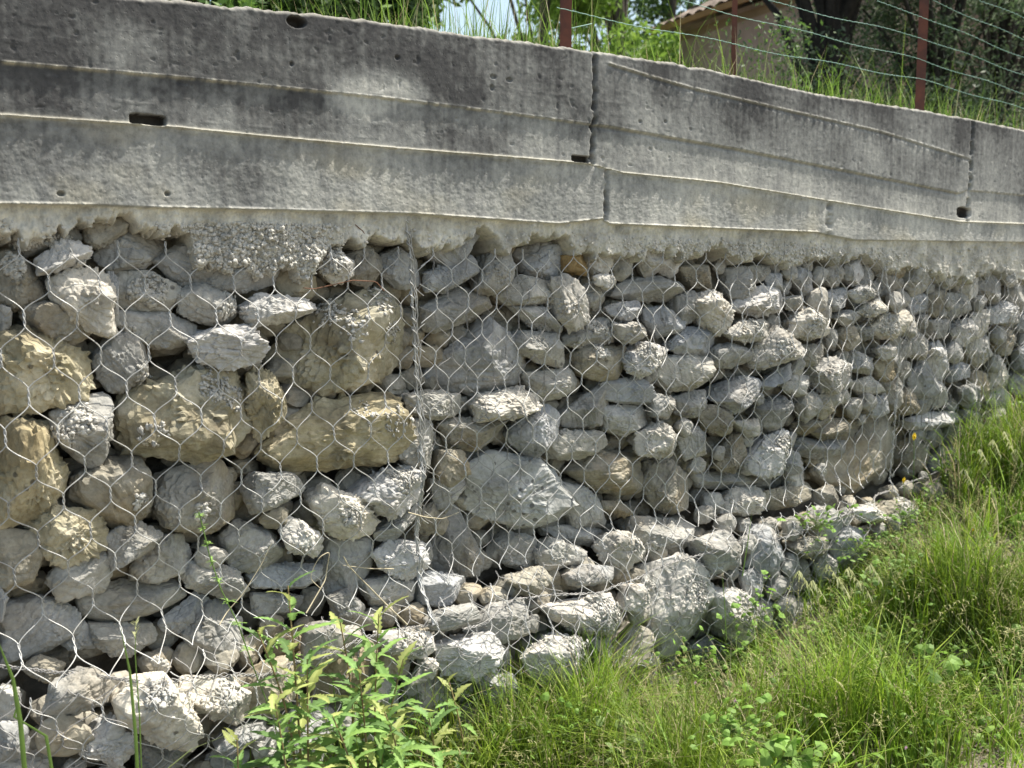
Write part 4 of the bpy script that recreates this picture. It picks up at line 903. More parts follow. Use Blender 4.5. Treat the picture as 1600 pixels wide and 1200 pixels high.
# ------------------------------------------------------------------ grass
GREENS = np.array([(.23,.38,.035), (.30,.46,.04), (.17,.30,.03), (.38,.50,.07), (.26,.41,.04)])
STRAW = np.array([(.42,.36,.20), (.50,.44,.27), (.33,.29,.16)])
def blades(mb, X0, Y0, Z0, h, lean, az, wd, cols, seg=4, curl=1.0):
    n = len(X0); t = np.linspace(0, 1, seg+1)
    dx, dy = np.cos(az), np.sin(az); sx, sy = -np.sin(az), np.cos(az)
    out = lean[:, None]*h[:, None]*(t[None]**(1.6+curl)); up = h[:, None]*t[None]*(1-.28*lean[:, None]*t[None]**2)
    Px = X0[:, None]+dx[:, None]*out; Py = Y0[:, None]+dy[:, None]*out; Pz = Z0[:, None]+up
    wv = wd[:, None]*np.clip(1-t[None]**2.2, .04, 1)*.5
    L = np.stack([Px-sx[:, None]*wv, Py-sy[:, None]*wv, Pz], -1); Rr = np.stack([Px+sx[:, None]*wv, Py+sy[:, None]*wv, Pz], -1)
    V = np.stack([L, Rr], 2).reshape(n, -1, 3)
    base = np.arange(n)[:, None]*2*(seg+1); k_ = np.arange(seg)[None]*2
    F = np.stack([base+k_, base+k_+1, base+k_+3, base+k_+2], -1).reshape(-1, 4)
    C_ = np.repeat(cols, 2*(seg+1), 0)
    mb.add(V.reshape(-1, 3), F, C_)
def inview(x, y, z, m=60):
    a, b, zz = px_of(np.stack([x, y, z], -1)); return (a > -m) & (a < 1600+m) & (b < 1200+m*3) & (zz > .7)
r = np.random.default_rng(5)
def scatter(n, x0, x1, y0, y1, dens=None):
    x = r.uniform(x0, x1, n); y = r.uniform(y0, y1, n); z = ground_z(x, y)
    k_ = inview(x, y, z+.1)
    if dens is not None: k_ &= r.random(n) < dens(x, y)
    return x[k_], y[k_], z[k_]
def dens_g(x, y):
    clump = np.clip(.6+1.3*n2(x, y, 5, 5, 15, 3), .05, 1)
    pth = np.clip((-.86-y+.08*n2(x, y, 4, 4, 61, 2))/.15, 0, 1)                                   # worn earth towards the path
    near_left = np.clip((x-.85)/.5, .12, 1)
    return clump*(1-.9*pth)*near_left
gm = MB()
x, y, z = scatter(230000, .5, 8.0, -1.75, -.03, dens_g)
ht = np.clip(.62+.9*n2(x, y, 2.6, 2.6, 33, 2)+.5*n2(x, y, 9, 9, 43, 2), .15, 1.5)
h = r.gamma(3.2, .055, len(x))*ht*np.where(y > -.35, 1.15, .85)*np.interp(x, [.5, 1.3, 1.9, 2.6, 4, 6], [1.0, 1.6, 1.75, 1.15, 1.15, 1.7])+.02
h = np.minimum(h, .42)
h *= 1-.65*np.clip((y+.50)/.25, 0, 1)*np.clip((x-2.0)/.3, 0, 1)*np.clip((4.0-x)/.3, 0, 1)
cc = GREENS[r.integers(0, 5, len(x))]*r.uniform(.55, 1.15, (len(x), 1))*np.clip(.85+.5*n2(x, y, 2, 2, 9, 2), .5, 1.2)[:, None]; dry = r.random(len(x)) < np.clip(.10+.4*n2(x, y, 1.7, 1.7, 99, 2)+.25*np.clip((-.8-y)/.4, 0, 1), .04, .6); cc[dry] = STRAW[r.integers(0, 3, dry.sum())]
blades(gm, x, y, z-.005, h, r.uniform(.1, .9, len(x)), r.uniform(0, 6.28, len(x)), r.choice([.0028, .004, .0055, .0085], len(x), p=[.35, .35, .2, .1])*r.uniform(.8, 1.2, len(x)), cc)
tag(gm.build('grass', M['leaf'], None, False), 'bright green and straw coloured grass growing along the foot of the wall', 'grass', kind='stuff')
# taller dry flowering stalks standing in the grass
gm = MB(); x, y, z = scatter(3200, 1.2, 7, -1.0, -.2, lambda x, y: np.clip(.3+1.2*n2(x, y, 3, 3, 141, 2), 0, 1))
n_ = len(x); h = r.uniform(.16, .34, n_); az = r.uniform(0, 6.28, n_); ln = r.uniform(.15, .6, n_)
cs = STRAW[r.integers(0, 3, n_)]*r.uniform(.7, 1.1, (n_, 1))*np.array([.9, 1, .8])
blades(gm, x, y, z, h, ln, az, np.full(n_, .0022), cs)
for k_ in range(9):
    u = 1-.035*k_; o_ = ln*h*u**2.6; zz = z+h*u*(1-.28*ln*u**2)
    blades(gm, x+np.cos(az)*o_, y+np.sin(az)*o_, zz-.004, r.uniform(.008, .016, n_), r.uniform(.8, 2.0, n_), r.uniform(0, 6.28, n_), np.full(n_, .0035), cs*1.1, 2)
tag(gm.build('seeding_stalks', M['leaf'], None, False), 'thin straw coloured seeding stalks standing above the green grass of the bank', 'dry grass', kind='stuff')
# dead thatch on the ground
gm = MB(); x, y, z = scatter(26000, .5, 7, -1.95, -.05)
blades(gm, x, y, z+.004, r.uniform(.02, .07, len(x)), r.uniform(1.5, 3.5, len(x)), r.uniform(0, 6.28, len(x)), r.uniform(.0012, .003, len(x)), STRAW[r.integers(0, 3, len(x))]*r.uniform(.5, 1, (len(x), 1)), 2, .2)
tag(gm.build('dry_thatch', M['leaf'], None, False), 'matted dry grass stalks and litter on the ground between the green plants', 'dry grass', kind='stuff')
# low broad-leaved ground cover: lobed little leaves
def leafcards(mb, X0, Y0, Z0, s, cols, nv=7, tilt=.8, lob=.25, rr=r):
    n = len(X0); a = np.arange(nv)*2*math.pi/nv
    rad = 1+lob*np.cos(a*3)[None]+rr.uniform(-.12, .12, (n, nv))
    u = np.cos(a)[None]*rad*s[:, None]; v = np.sin(a)[None]*rad*s[:, None]*rr.uniform(.6, 1, (n, 1))
    az = rr.uniform(0, 6.28, n); el = rr.uniform(-tilt, tilt, n); ro = rr.uniform(-tilt, tilt, n)
    nx, ny, nz = np.sin(el), np.sin(ro), np.cos(el)*np.cos(ro)
    nn = np.stack([nx, ny, nz], 1); nn /= np.linalg.norm(nn, axis=1)[:, None]
    t1 = np.stack([np.cos(az), np.sin(az), np.zeros(n)], 1); t1 -= nn*(t1*nn).sum(1)[:, None]; t1 /= np.linalg.norm(t1, axis=1)[:, None]; t2 = np.cross(nn, t1)
    Cn = np.stack([X0, Y0, Z0], 1)
    V = Cn[:, None]+u[..., None]*t1[:, None]+v[..., None]*t2[:, None]-(.35*(u**2+v**2)/s[:, None])[..., None]*nn[:, None]
    V = np.concatenate([Cn[:, None], V], 1).reshape(-1, 3)
    b_ = np.arange(n)[:, None]*(nv+1); k_ = np.arange(nv)[None]
    F = np.stack([b_+0*k_, b_+1+k_, b_+1+(k_+1) % nv], -1).reshape(-1, 3)
    mb.add(V, F, np.repeat(cols, nv+1, 0))
gm = MB()
x, y, z = scatter(60000, .9, 8, -1.6, -.03, lambda x, y: np.clip(.55+1.1*n2(x, y, 3.2, 3.2, 71, 3), 0, 1)*(1-.9*np.clip((-.88-y)/.15, 0, 1)))
hh = np.abs(r.normal(0, .08, len(x)))*(1-.6*np.clip((y+.50)/.25, 0, 1)*np.clip((4.0-x)/.3, 0, 1))*np.clip(.8+n2(x, y, 3, 3, 8), .3, 1.6)
cc = np.array([(.19,.32,.055), (.25,.39,.08), (.14,.25,.045)])[r.integers(0, 3, len(x))]*r.uniform(.75, 1.2, (len(x), 1))
leafcards(gm, x, y, z+hh+.008, r.gamma(3, .0026, len(x))+.0015, cc, lob=.4)
tag(gm.build('ground_cover', M['leaf'], None, False), 'low broad-leaved green ground cover mixed into the grass at the foot of the wall', 'ground cover', kind='stuff')

# ------------------------------------------------------------------ single plants in front of the wall
def strip_leaf(mb, base, d, up, L, W, col, droop=.5, lobes=6, lobe=.35, seg=16, fold=.25, rr=r):
    d = np.array(d, float); d /= np.linalg.norm(d); side = np.cross(d, up); side /= np.linalg.norm(side)+1e-9; nup = np.cross(side, d)
    t = np.linspace(0, 1, seg+1); ph = rr.uniform(0, 6)
    env = np.sin(np.clip(t*.92+.06, 0, 1)*math.pi)**.7*(1-.25*t)
    wv = W*env*(1+lobe*np.where(((t*lobes+ph) % 1) < .5, 1, -.8)*np.clip(1-t*.6, 0, 1))
    wv[-1] = W*.03
    cen = base+np.outer(t*L, d)+np.outer(-droop*L*t**2, nup)*1.0+np.outer(.05*L*np.sin(t*5+ph), side)
    Lf = cen-side*wv[:, None]*.5+nup*(fold*wv)[:, None]*.5; Rt = cen+side*wv[:, None]*.5+nup*(fold*wv)[:, None]*.5
    V = np.stack([Lf, cen, Rt], 1).reshape(-1, 3); k_ = np.arange(seg)*3
    F = np.concatenate([np.stack([k_, k_+1, k_+4, k_+3], -1), np.stack([k_+1, k_+2, k_+5, k_+4], -1)])
    c = np.tile(col, (len(V), 1)); c[1::3] = np.array(col)*1.25+.02
    mb.add(V, F, c)
LC = np.array([(.17,.30,.08), (.22,.36,.09), (.13,.23,.07), (.33,.37,.12)])
def leafy_weed(pxt, pyt, Y, label, n=22, L=.13, W=.026, seed=0, lobe=.4, group='leafy weeds growing at the foot of the wall', basez=None, colr=None, lean=.05):
    rr = np.random.default_rng(seed); T = onY(float(pxt), float(pyt), Y)
    bx_, by_ = T[0]+rr.uniform(-.08, .08), Y+rr.uniform(-.03, .03); bz_ = float(ground_z(np.array([bx_]), np.array([by_]))[0]) if basez is None else basez
    B = np.array([bx_, by_, bz_]); e = tag(empty('leafy_weed', B), label, 'weed', group)
    t = np.linspace(0, 1, 14); P = B+np.outer(t, T-B)+np.outer(np.sin(t*math.pi)*lean, [rr.uniform(-1, 1), rr.uniform(-1, 0), 0])
    mb = MB(); mb.tube(P, np.linspace(.0042, .0014, 14), 6, np.array((.26, .19, .10))*rr.uniform(.9, 1.1)); mb.build('stem', M['bark'], e)
    mb = MB(); ht_ = np.linalg.norm(T-B)
    for i in range(n):
        u = (i+.5)/n; u = .12+.88*u; p = np.array([np.interp(u, t, P[:, k_]) for k_ in range(3)]); az = i*2.4+rr.uniform(-.4, .4)
        el = .15+.9*u**2+rr.uniform(-.2, .25)
        d = np.array([math.cos(az)*math.cos(el), math.sin(az)*math.cos(el), math.sin(el)])
        sc_ = (1.1-.55*u)*rr.uniform(.8, 1.2)
        strip_leaf(mb, p, d, np.array([0, 0, 1.]), L*sc_, W*sc_*rr.uniform(.8, 1.2), (LC if colr is None else colr)[rr.integers(0, 4)]*rr.uniform(.8, 1.15), rr.uniform(.25, .8), rr.integers(5, 9), lobe, rr=rr)
    mb.build('foliage', M['leaf'], e, False)
WEEDS = [(450, 915, -.22, 'tallest leafy weed at the left of the clump, with toothed leaves', 20, .12), (592, 960, -.22, 'leafy weed with an upright toothed tip, just left of the seam foot', 20, .13), (402, 985, -.24, 'leafy weed at the left margin of the clump with one long drooping leaf', 18, .13),
 (530, 965, -.2, 'thin leafy weed between the two tallest tips of the clump', 16, .11), (480, 1030, -.3, 'bushy leafy weed in front of the tallest one', 26, .12), (560, 1040, -.3, 'bushy leafy weed in the middle of the clump', 26, .12), (630, 1030, -.28, 'leafy weed with arching pale leaves at the right of the clump', 24, .12),
 (430, 1100, -.36, 'low leafy weed at the lower left of the clump', 26, .11), (520, 1120, -.4, 'low leafy weed in front at the bottom of the clump', 28, .11), (600, 1110, -.38, 'low dense leafy weed right of the bottom one', 28, .11), (670, 1120, -.34, 'leafy weed where the clump meets the grass', 22, .10), (370, 1150, -.34, 'small leafy weed at the bottom left end of the clump', 16, .09), (700, 1060, -.2, 'slender leafy weed in the grass right of the clump', 12, .09)]
for i, (a, b, Y, lb_, n_, L_) in enumerate(WEEDS): leafy_weed(a, b, Y, lb_, int(n_*1.35), L_*1.08, .033, 300+i)
# cleavers: long thin stem with whorls
def whorl_stem(pts, Y, label, seed):
    rr = np.random.default_rng(seed); W = onY(np.array([p[0] for p in pts], float), np.array([p[1] for p in pts], float), Y)
    t = np.linspace(0, 1, 40); q = np.linspace(0, 1, len(W)); P = np.stack([np.interp(t, q, W[:, i]) for i in range(3)], 1)
    P = np.concatenate([[[P[0, 0]+.03, Y, float(ground_z(P[:1, 0], np.array([Y]))[0])]], P])
    e = tag(empty('cleavers', P[0]), label, 'weed'); mb = MB(); mb.tube(P, .0015, 5, (.22, .34, .10)); mb.build('stem', M['leaf'], e)
    mb = MB()
    for u in (.3, .42, .54, .66, .77, .86, .93, .985):
        p = np.array([np.interp(u, np.linspace(0, 1, len(P)), P[:, k_]) for k_ in range(3)])
        for k_ in range(8):
            a = k_*.785+rr.uniform(-.2, .2); s_ = rr.uniform(.012, .022)*(1.2-.5*u)
            strip_leaf(mb, p+rr.normal(0, .002, 3), (math.cos(a), math.sin(a)*.8, rr.uniform(0, .7)), np.array([0, .1, 1.]), s_, .005, (.24, .40, .09), .3, 3, 0, 5, rr=rr)
    mb.build('foliage', M['leaf'], e, False)
whorl_stem([(430, 1130), (395, 1040), (372, 975), (345, 920), (328, 870), (311, 800)], -.17, 'thin cleavers stem with whorled leaves climbing in front of the stones', 8)
whorl_stem([(520, 1060), (470, 1030), (430, 1005), (395, 990)], -.2, 'short cleavers sprig leaning left among the leafy weeds', 9)
# tall single grass stalks
def stalk(pts, Y, label, wd=.006, col=(.17, .28, .06), head=None, name='grass_stalk', seed=1):
    rr = np.random.default_rng(seed); W = onY(np.array([p[0] for p in pts], float), np.array([p[1] for p in pts], float), Y)
    t = np.linspace(0, 1, 22); q = np.linspace(0, 1, len(W)); P = np.stack([np.interp(t, q, W[:, i]) for i in range(3)], 1)
    e = tag(empty(name, P[0]), label, 'grass stalk'); mb = MB(); wv = wd*np.clip(1-t**3, .08, 1)*.5
    V = np.stack([P-np.array([1, 0, 0])*wv[:, None], P+np.array([0, -.3, 0])*wv[:, None], P+np.array([1, 0, 0])*wv[:, None]], 1).reshape(-1, 3); k_ = np.arange(21)*3
    mb.add(V, np.concatenate([np.stack([k_, k_+1, k_+4, k_+3], -1), np.stack([k_+1, k_+2, k_+5, k_+4], -1)]), col); mb.build('blade' if head is None else 'stem', M['leaf'], e)
    if head:
        mb = MB()
        for i in range(head[0]):
            u = 1-head[1]*i/head[0]; p = np.array([np.interp(u, t, P[:, k_]) for k_ in range(3)]); a = rr.uniform(0, 6.28)
            strip_leaf(mb, p, (math.cos(a)*.5, math.sin(a)*.5, head[3]), np.array([.1, 0, 1.]) if abs(head[3]) < .9 else np.array([1., 0, 0]), head[2]*rr.uniform(.7, 1.2), head[2]*.22, (.40, .42, .22), .25, 2, 0, 6, rr=rr)
        mb.build('seed_head', M['leaf'], e, False)
stalk([(216, 1230), (212, 1150), (203, 1050), (188, 978)], -.25, 'tall bright grass blade standing alone before the lower basket', .007)
stalk([(40, 1220), (32, 1130), (20, 1060), (-8, 990)], -.25, 'broad green grass blade at the left edge', .009)
stalk([(84, 1220), (72, 1150), (22, 1120), (30, 1090)], -.25, 'bent green grass blade near the bottom left corner', .006)
stalk([(222, 1230), (218, 1120), (211, 1020), (213, 972)], -.23, 'green grass stem with a narrow seed head beside the tall blade', .003, head=(14, .2, .016, .8), seed=3)
stalk([(245, 1215), (300, 1170), (350, 1150), (400, 1125)], -.26, 'long grass blade arching right over the bottom stones', .006, (.30, .36, .14))
stalk([(1160, 900), (1168, 850), (1175, 800)], -.2, 'upright grass blade in front of the wire right of the blazing stone', .006)
stalk([(1135, 1000), (1132, 940), (1128, 890)], -.25, 'thin green blade crossing the biggest blazing stone', .005)
for i, (a, b) in enumerate(((1240, 890), (1262, 905), (1285, 880), (1300, 900), (1318, 885), (1336, 905), (1352, 880))):
    n0 = len(bpy.data.objects)
    stalk([(a-20, b+180), (a-8, b+90), (a-2, b+20), (a+8, b), (a+24, b+26)], -.45, 'pale drooping brome grass in the middle of the grass bank', .002, (.30, .36, .16), (16, .35, .03, -.55), 'brome_grass', 50+i)
for i, (a, b) in enumerate(((1500, 730), (1525, 700), (1545, 685), (1562, 672), (1580, 700), (1592, 665), (1540, 760), (1575, 780))):
    stalk([(a-14, b+260), (a-6, b+120), (a-2, b+25), (a+6, b), (a+18, b+25)], -.35, 'tall seeding grass at the right edge of the bank', .002, (.30, .38, .14), (16, .3, .028, -.5), 'seeding_grass', 90+i)
for o in list(COL.objects):
    if o.name.startswith('brome_grass') and not o.parent: o['group'] = 'brome grasses in the middle of the bank'
    if o.name.startswith('seeding_grass') and not o.parent: o['group'] = 'seeding grasses at the right edge'
# dry stems
def twig(pts, Y, label, rad=.0018, follow=True):
    W = onY(np.array([p[0] for p in pts], float), np.array([p[1] for p in pts], float), Y); q = np.linspace(0, 1, len(W)); t = np.linspace(0, 1, 40)
    P = np.stack([np.interp(t, q, W[:, i]) for i in range(3)], 1)
    for _ in range(3): P[1:-1] = (P[:-2]+P[1:-1]*2+P[2:])/4
    if follow: P[:, 1] = net_y(P[:, 0], P[:, 2])-.006-.006*np.sin(t*math.pi)
    mb = MB(); mb.tube(P, np.linspace(rad, rad*.5, 40), 5, (.55, .48, .34)); tag(mb.build('dry_stem', M['bark'], None, True, P[0]), label, 'dry stem')
twig([(634, 975), (600, 930), (568, 895), (560, 880)], -.08, 'straight dry stem leaning left at the seam foot', .0024)
twig([(490, 965), (515, 935), (530, 915), (536, 870), (518, 880), (505, 915), (520, 930)], -.08, 'looped dry grass stem left of the seam')
twig([(362, 990), (400, 945), (432, 895), (448, 860)], -.08, 'thin dry stalk leaning right beside the cleavers stem', .0015)
twig([(650, 805), (685, 815), (712, 818), (740, 808)], -.06, 'dry curled stalk crossing right from the seam', .0015)
twig([(640, 900), (605, 900), (560, 895)], -.08, 'short pale stalk caught in the wire left of the seam', .0015)
# yellow flowers
def flower(px, py, Y, label, name='yellow_flower', col=(.85, .62, .02), s=.013, stemc=(.18, .28, .08), cat='flower', grp=None):
    T = onY(float(px), float(py), Y); gz_ = float(ground_z(T[None, 0], np.array([Y]))[0]); B = np.array([T[0]-.02, Y, gz_])
    e = tag(empty(name, B), label, cat, grp); t = np.linspace(0, 1, 12); P = B+np.outer(t, T-B)+np.outer(np.sin(t*3.14)*.02, [1, 0, 0])
    mb = MB(); mb.tube(P, .0012, 5, stemc); mb.build('stem', M['leaf'], e)
    mb = MB(); rr = np.random.default_rng(int(px))
    npet = 14 if s > .009 else 5
    for k_ in range(npet):
        a = k_*6.283/npet; strip_leaf(mb, T, (math.cos(a), -.25, math.sin(a)), np.array([0, -1., .2]), s, s*(.45 if npet > 6 else .8), col, .2, 2, 0, 5, rr=rr)
    mb.build('petals', M['leaf'], e, False)
    V, F = ICO[2]; mb = MB(); mb.add(V*s*.33*np.array([1, .6, 1])+T+np.array([0, -.003, 0]), F, np.array(col)*.8); mb.build('flower_centre', M['leaf'], e)
flower(1428, 682, -.2, 'upper yellow flower in front of the second seam', s=.016); flower(1412, 750, -.2, 'lower yellow flower by the second seam', s=.012)
for a, b, Y, lb_ in ((1086, 1067, -.45, 'leftmost tiny pink flower in the grass bank'), (1148, 1095, -.5, 'tiny pink flower second from the left in the grass bank'), (1325, 1010, -.55, 'tiny pink flower just below the drooping brome grass'), (1415, 1168, -1.0, 'lowest tiny pink flower near the bottom edge of the grass bank'), (1427, 940, -.45, 'highest tiny pink flower, right of the drooping brome grass'), (1370, 1025, -.6, 'tiny pink flower right of the one below the brome grass'), (1195, 1050, -.4, 'tiny pink flower third from the left in the grass bank'), (1590, 965, -.5, 'rightmost tiny pink flower at the right edge of the bank')):
    flower(a, b, Y, lb_, 'pink_flower', (.72, .45, .62), .006, grp='tiny pink flowers in the grass bank')
flower(1503, 950, -.5, 'small orange-yellow flower in the tall grass at the right', s=.009)
flower(1520, 828, -.4, 'small yellow flower highest in the grass at the right', s=.007)
# bright creeping plants on the ledge and bright clumps at the bottom
def creeper(px, py, Y, wdt, hgt, n, label, s=.012, seed=0, col=(.22, .38, .07), name='creeping_plant'):
    rr = np.random.default_rng(seed); c = onY(float(px), float(py), Y); e = tag(empty(name, c), label, 'weed'); mb = MB()
    x = c[0]+rr.normal(0, wdt*.5, n); z = c[2]+rr.normal(0, hgt*.5, n); y = Y+rr.normal(0, .04, n)
    z = np.maximum(z, ground_z(x, y)+.005)
    leafcards(mb, x, y, z, rr.uniform(.5, 1.2, n)*s, np.array(col)*rr.uniform(.7, 1.2, (n, 1)), 9, .9, .2, rr); mb.build('foliage', M['leaf'], e, False)
    mb = MB()
    for k_ in range(min(n, 40)): mb.tube(np.array([[c[0]+rr.normal(0, .01), Y+.02, max(c[2]-hgt*.6, float(ground_z(c[None, 0], np.array([Y]))[0]))], [(x[k_]+c[0])/2, y[k_]+.01, (z[k_]+c[2])/2-.01], [x[k_], y[k_], z[k_]]]), .0008, 4, (.2, .27, .09))
    mb.build('stem', M['leaf'], e)
creeper(1285, 810, -.13, .16, .07, 40, 'bright creeping plant with round leaves hanging on the wire near the second seam', .014, 3)
creeper(1195, 960, -.25, .15, .12, 60, 'leafy creeping plant covering the foot of the ledge right of the blazing stone', .012, 4)
creeper(1350, 850, -.2, .2, .06, 50, 'small leafy plants sprouting between the rubble at the top of the bank', .010, 13)
creeper(1420, 800, -.2, .2, .06, 50, 'small leafy plants by the foot of the second seam', .010, 14)
creeper(1090, 1040, -.3, .2, .08, 60, 'pale leafy weeds below the biggest blazing stone', .011, 15)
creeper(880, 1130, -.35, .2, .08, 60, 'leafy green weeds in the grass below the diagonal lit stone', .012, 16)
creeper(1235, 1170, -1.0, .10, .05, 45, 'patch of bright round leaves at the bottom of the bank', .02, 5)
creeper(1150, 1130, -.8, .12, .05, 50, 'patch of bright lobed leaves left of the round-leaved patch', .014, 6)
creeper(990, 1160, -.45, .10, .06, 30, 'broad-leaved plant at the bottom centre among the grass', .018, 7, (.26, .36, .13))
creeper(1400, 890, -.4, .22, .1, 80, 'mass of pale green lobed leaves right of the brome grass', .012, 8, (.24, .38, .10))
creeper(1480, 1030, -.75, .03, .02, 8, 'single round clover-like leaf cluster in the right part of the bank', .02, 9)

# ------------------------------------------------------------------ behind the wall
def topz(x): return topL(np.asarray(x, float))
ux = np.concatenate([np.arange(-6, 20, .4), np.arange(20, 60, 4), [90, 160, 400]]); uy = np.concatenate([np.arange(.2, 6, .4), np.arange(6, 40, 3), [60, 120, 400]])
UX, UY = np.meshgrid(ux, uy, indexing='ij')
def up_z(x, y): return np.clip(topz(np.clip(x, 0, 6.5)), .7, 1.6)-.22-.03*np.clip(y-1, 0, 4)+.03*n2(x, y, 1, 1, 3)
UZ = up_z(UX, UY)
tag(mk('upper_ground', np.stack([UX, UY, UZ], -1).reshape(-1, 3), grid_faces(len(ux), len(uy)), M['soil']), kind='structure')
# distant hill
hm = attr_mat('hillside', 0, 1, .1, .4, .02)
a = np.linspace(0, 1, 80); b_ = np.linspace(0, 1, 12); A_, B_ = np.meshgrid(a, b_, indexing='ij')
hxp = -250+900*A_; hyp = 420+260*B_; hz_ = 1+np.sin(B_*1.57)*(70+40*np.sin(A_*7+.5)+12*n2(A_, B_, 14, 3, 2))
tag(mk('hills', np.stack([hxp, hyp, hz_], -1).reshape(-1, 3), grid_faces(80, 12), hm, None, True, None, np.tile([.16, .24, .22], (960, 1))), kind='structure')

r = np.random.default_rng(99)
def tree(px, Y, label, H_, spread, crown_lo, n, ls, cols, trunk_r=.08, name='tree', grp=None, seed=1, cat='tree', blobs=14, lean=0.0, tcol=(.10, .085, .07), narrow=.35):
    rr = np.random.default_rng(seed); x = float(onY(float(px), 430., Y)[0]); z0 = float(up_z(np.array([x]), np.array([Y]))[0])-.1
    B = np.array([x, Y, z0]); e = tag(empty(name, B), label, cat, grp)
    top = B+np.array([lean, 0, H_*.8]); t = np.linspace(0, 1, 12)
    P = B+np.outer(t, top-B)+np.stack([np.sin(t*5+seed)*.06*H_*.2, np.cos(t*4)*.05, t*0], 1)
    mb = MB(); mb.tube(P, np.linspace(trunk_r, trunk_r*.25, 12), 9, tcol)
    cen = []
    for k_ in range(blobs):
        zc = rr.uniform(crown_lo, 1); aa = rr.uniform(0, 6.28); rd = spread*rr.uniform(.15, .95)*(1-.5*abs(zc-.6))
        c = B+np.array([lean*zc+math.cos(aa)*rd, math.sin(aa)*rd, zc*H_]); cen.append(c)
        s0 = P[int(np.clip(zc*.6, .1, .9)*11)]
        mid = (s0+c)/2+np.array([0, 0, .05*H_]); mb.tube(np.array([s0, mid, c]), np.array([trunk_r*.35, trunk_r*.2, trunk_r*.06]), 5, tcol)
    mb.build('trunk', M['bark'], e)
    cen = np.array(cen); pick = rr.integers(0, blobs, n); br = spread*narrow*rr.uniform(.6, 1.3, blobs)
    d = rr.normal(size=(n, 3)); d /= np.linalg.norm(d, axis=1)[:, None]; q = cen[pick]+d*(br[pick]*rr.uniform(.35, 1.0, n)**.6)[:, None]
    q += .25*br[pick][:, None]*np.stack([pn(q*3), pn(q*3+9), pn(q*3+20)], 1)
    q[:, 2] = np.maximum(q[:, 2], z0+.05)
    a_, b2, z2 = px_of(q); keep = np.ones(n, bool)
    mb = MB(); q = q[keep]; m_ = len(q)
    cc = np.array(cols)[rr.integers(0, len(cols), m_)]*rr.uniform(.7, 1.25, (m_, 1))
    ax = rr.normal(size=(m_, 3)); ax /= np.linalg.norm(ax, axis=1)[:, None]; bx2 = np.cross(ax, rr.normal(size=(m_, 3))); bx2 /= np.linalg.norm(bx2, axis=1)[:, None]
    s_ = ls*1.3*rr.uniform(.6, 1.3, m_)[:, None]; V = np.stack([q-ax*s_, q+bx2*s_*.38, q+ax*s_, q-bx2*s_*.38], 1).reshape(-1, 3)
    mb.add(V, np.arange(m_*4).reshape(-1, 4), np.repeat(cc, 4, 0)); mb.build('crown', M['leaf'], e, False)
YG = [(.20,.33,.05), (.26,.40,.07), (.16,.28,.05)]; DG = [(.05,.09,.035), (.07,.12,.04), (.09,.14,.05)]; OL = [(.10,.15,.07), (.07,.11,.05), (.19,.23,.15), (.05,.08,.035)]; MG = [(.10,.19,.04), (.14,.24,.05), (.08,.15,.035)]
tree(455, 3.6, 'dark green tree just above the left part of the concrete wall', 2.6, 1.0, .1, 20000, .03, DG+MG, .07, grp=None, seed=2)
tree(330, 3.2, 'mid green shrubby tree at the far left above the wall', 2.4, .9, .05, 14000, .028, MG, .05, seed=3)
tree(610, 5.0, 'leafy green tree behind the tall grass, left of the gap of sky', 2.0, .8, .05, 14000, .03, MG, .06, seed=4)
tree(840, 7.5, 'sunny yellow-green tree behind the first red fence post', 5.0, 1.7, .05, 24000, .045, YG, .10, seed=5)
tree(960, 8.5, 'tall yellow-green tree left of the house', 7, 1.8, .05, 28000, .045, YG, .12, seed=6)
tree(740, 13, 'distant round green tree seen under the gap of sky', 3.6, 1.6, .05, 9000, .06, MG+YG, .1, seed=31)
tree(1045, 11.5, 'dark green tree rising behind the house corner', 9, 2.2, .2, 12000, .06, DG+MG, .15, seed=7)
tree(1130, 14.5, 'tall green tree beyond the house roof', 12, 3.0, .3, 9000, .08, MG, .2, seed=17)
tree(990, 4.2, 'low bright yellow-green bush just beyond the wall by the fence', 1.35, .6, .0, 12000, .02, YG, .03, 'bush', seed=8, cat='bush')
tree(905, 3.4, 'small green bush hidden behind the first red fence post', 1.05, .4, .0, 4500, .018, MG, .02, 'bush', seed=9, cat='bush')
tree(1285, 2.8, 'old olive tree with a thick dark trunk, overhanging the fence', 4.4, 1.3, .50, 16000, .022, OL, .17, 'olive_tree', seed=10, blobs=30, lean=.1, tcol=(.035, .03, .028), narrow=.35)
tree(1450, 2.4, 'dense shady olive tree filling the sky behind the second fence post', 3.2, 1.4, .12, 30000, .02, OL, .09, 'olive_tree', seed=11, blobs=34, tcol=(.05, .045, .04), narrow=.38)
tree(1540, 2.6, 'dense dark olive tree at the right of the second fence post', 3.4, 1.5, .12, 30000, .02, OL, .10, 'olive_tree', seed=12, blobs=34, tcol=(.05, .045, .04), narrow=.38)
tree(1590, 3.2, 'dark olive tree cropped by the right edge', 4.0, 1.8, .12, 26000, .024, OL, .12, 'olive_tree', seed=13, blobs=30, tcol=(.05, .045, .04), narrow=.4)
tree(1500, 4.4, 'dark green tree closing the view between the two olive trees', 4.2, 1.9, .02, 24000, .035, OL+DG, .12, 'tree', seed=24, blobs=34, tcol=(.05, .045, .04), narrow=.35)
tree(1620, 4.6, 'dark green tree behind the olive trees at the right edge', 4.6, 2.0, .02, 24000, .035, OL+DG, .12, 'tree', seed=25, blobs=34, tcol=(.05, .045, .04), narrow=.45)
tree(1700, 5.5, 'dark olive tree furthest back at the right', 5.0, 2.4, .05, 16000, .035, OL, .14, 'olive_tree', seed=14, blobs=26, tcol=(.05, .045, .04), narrow=.4)

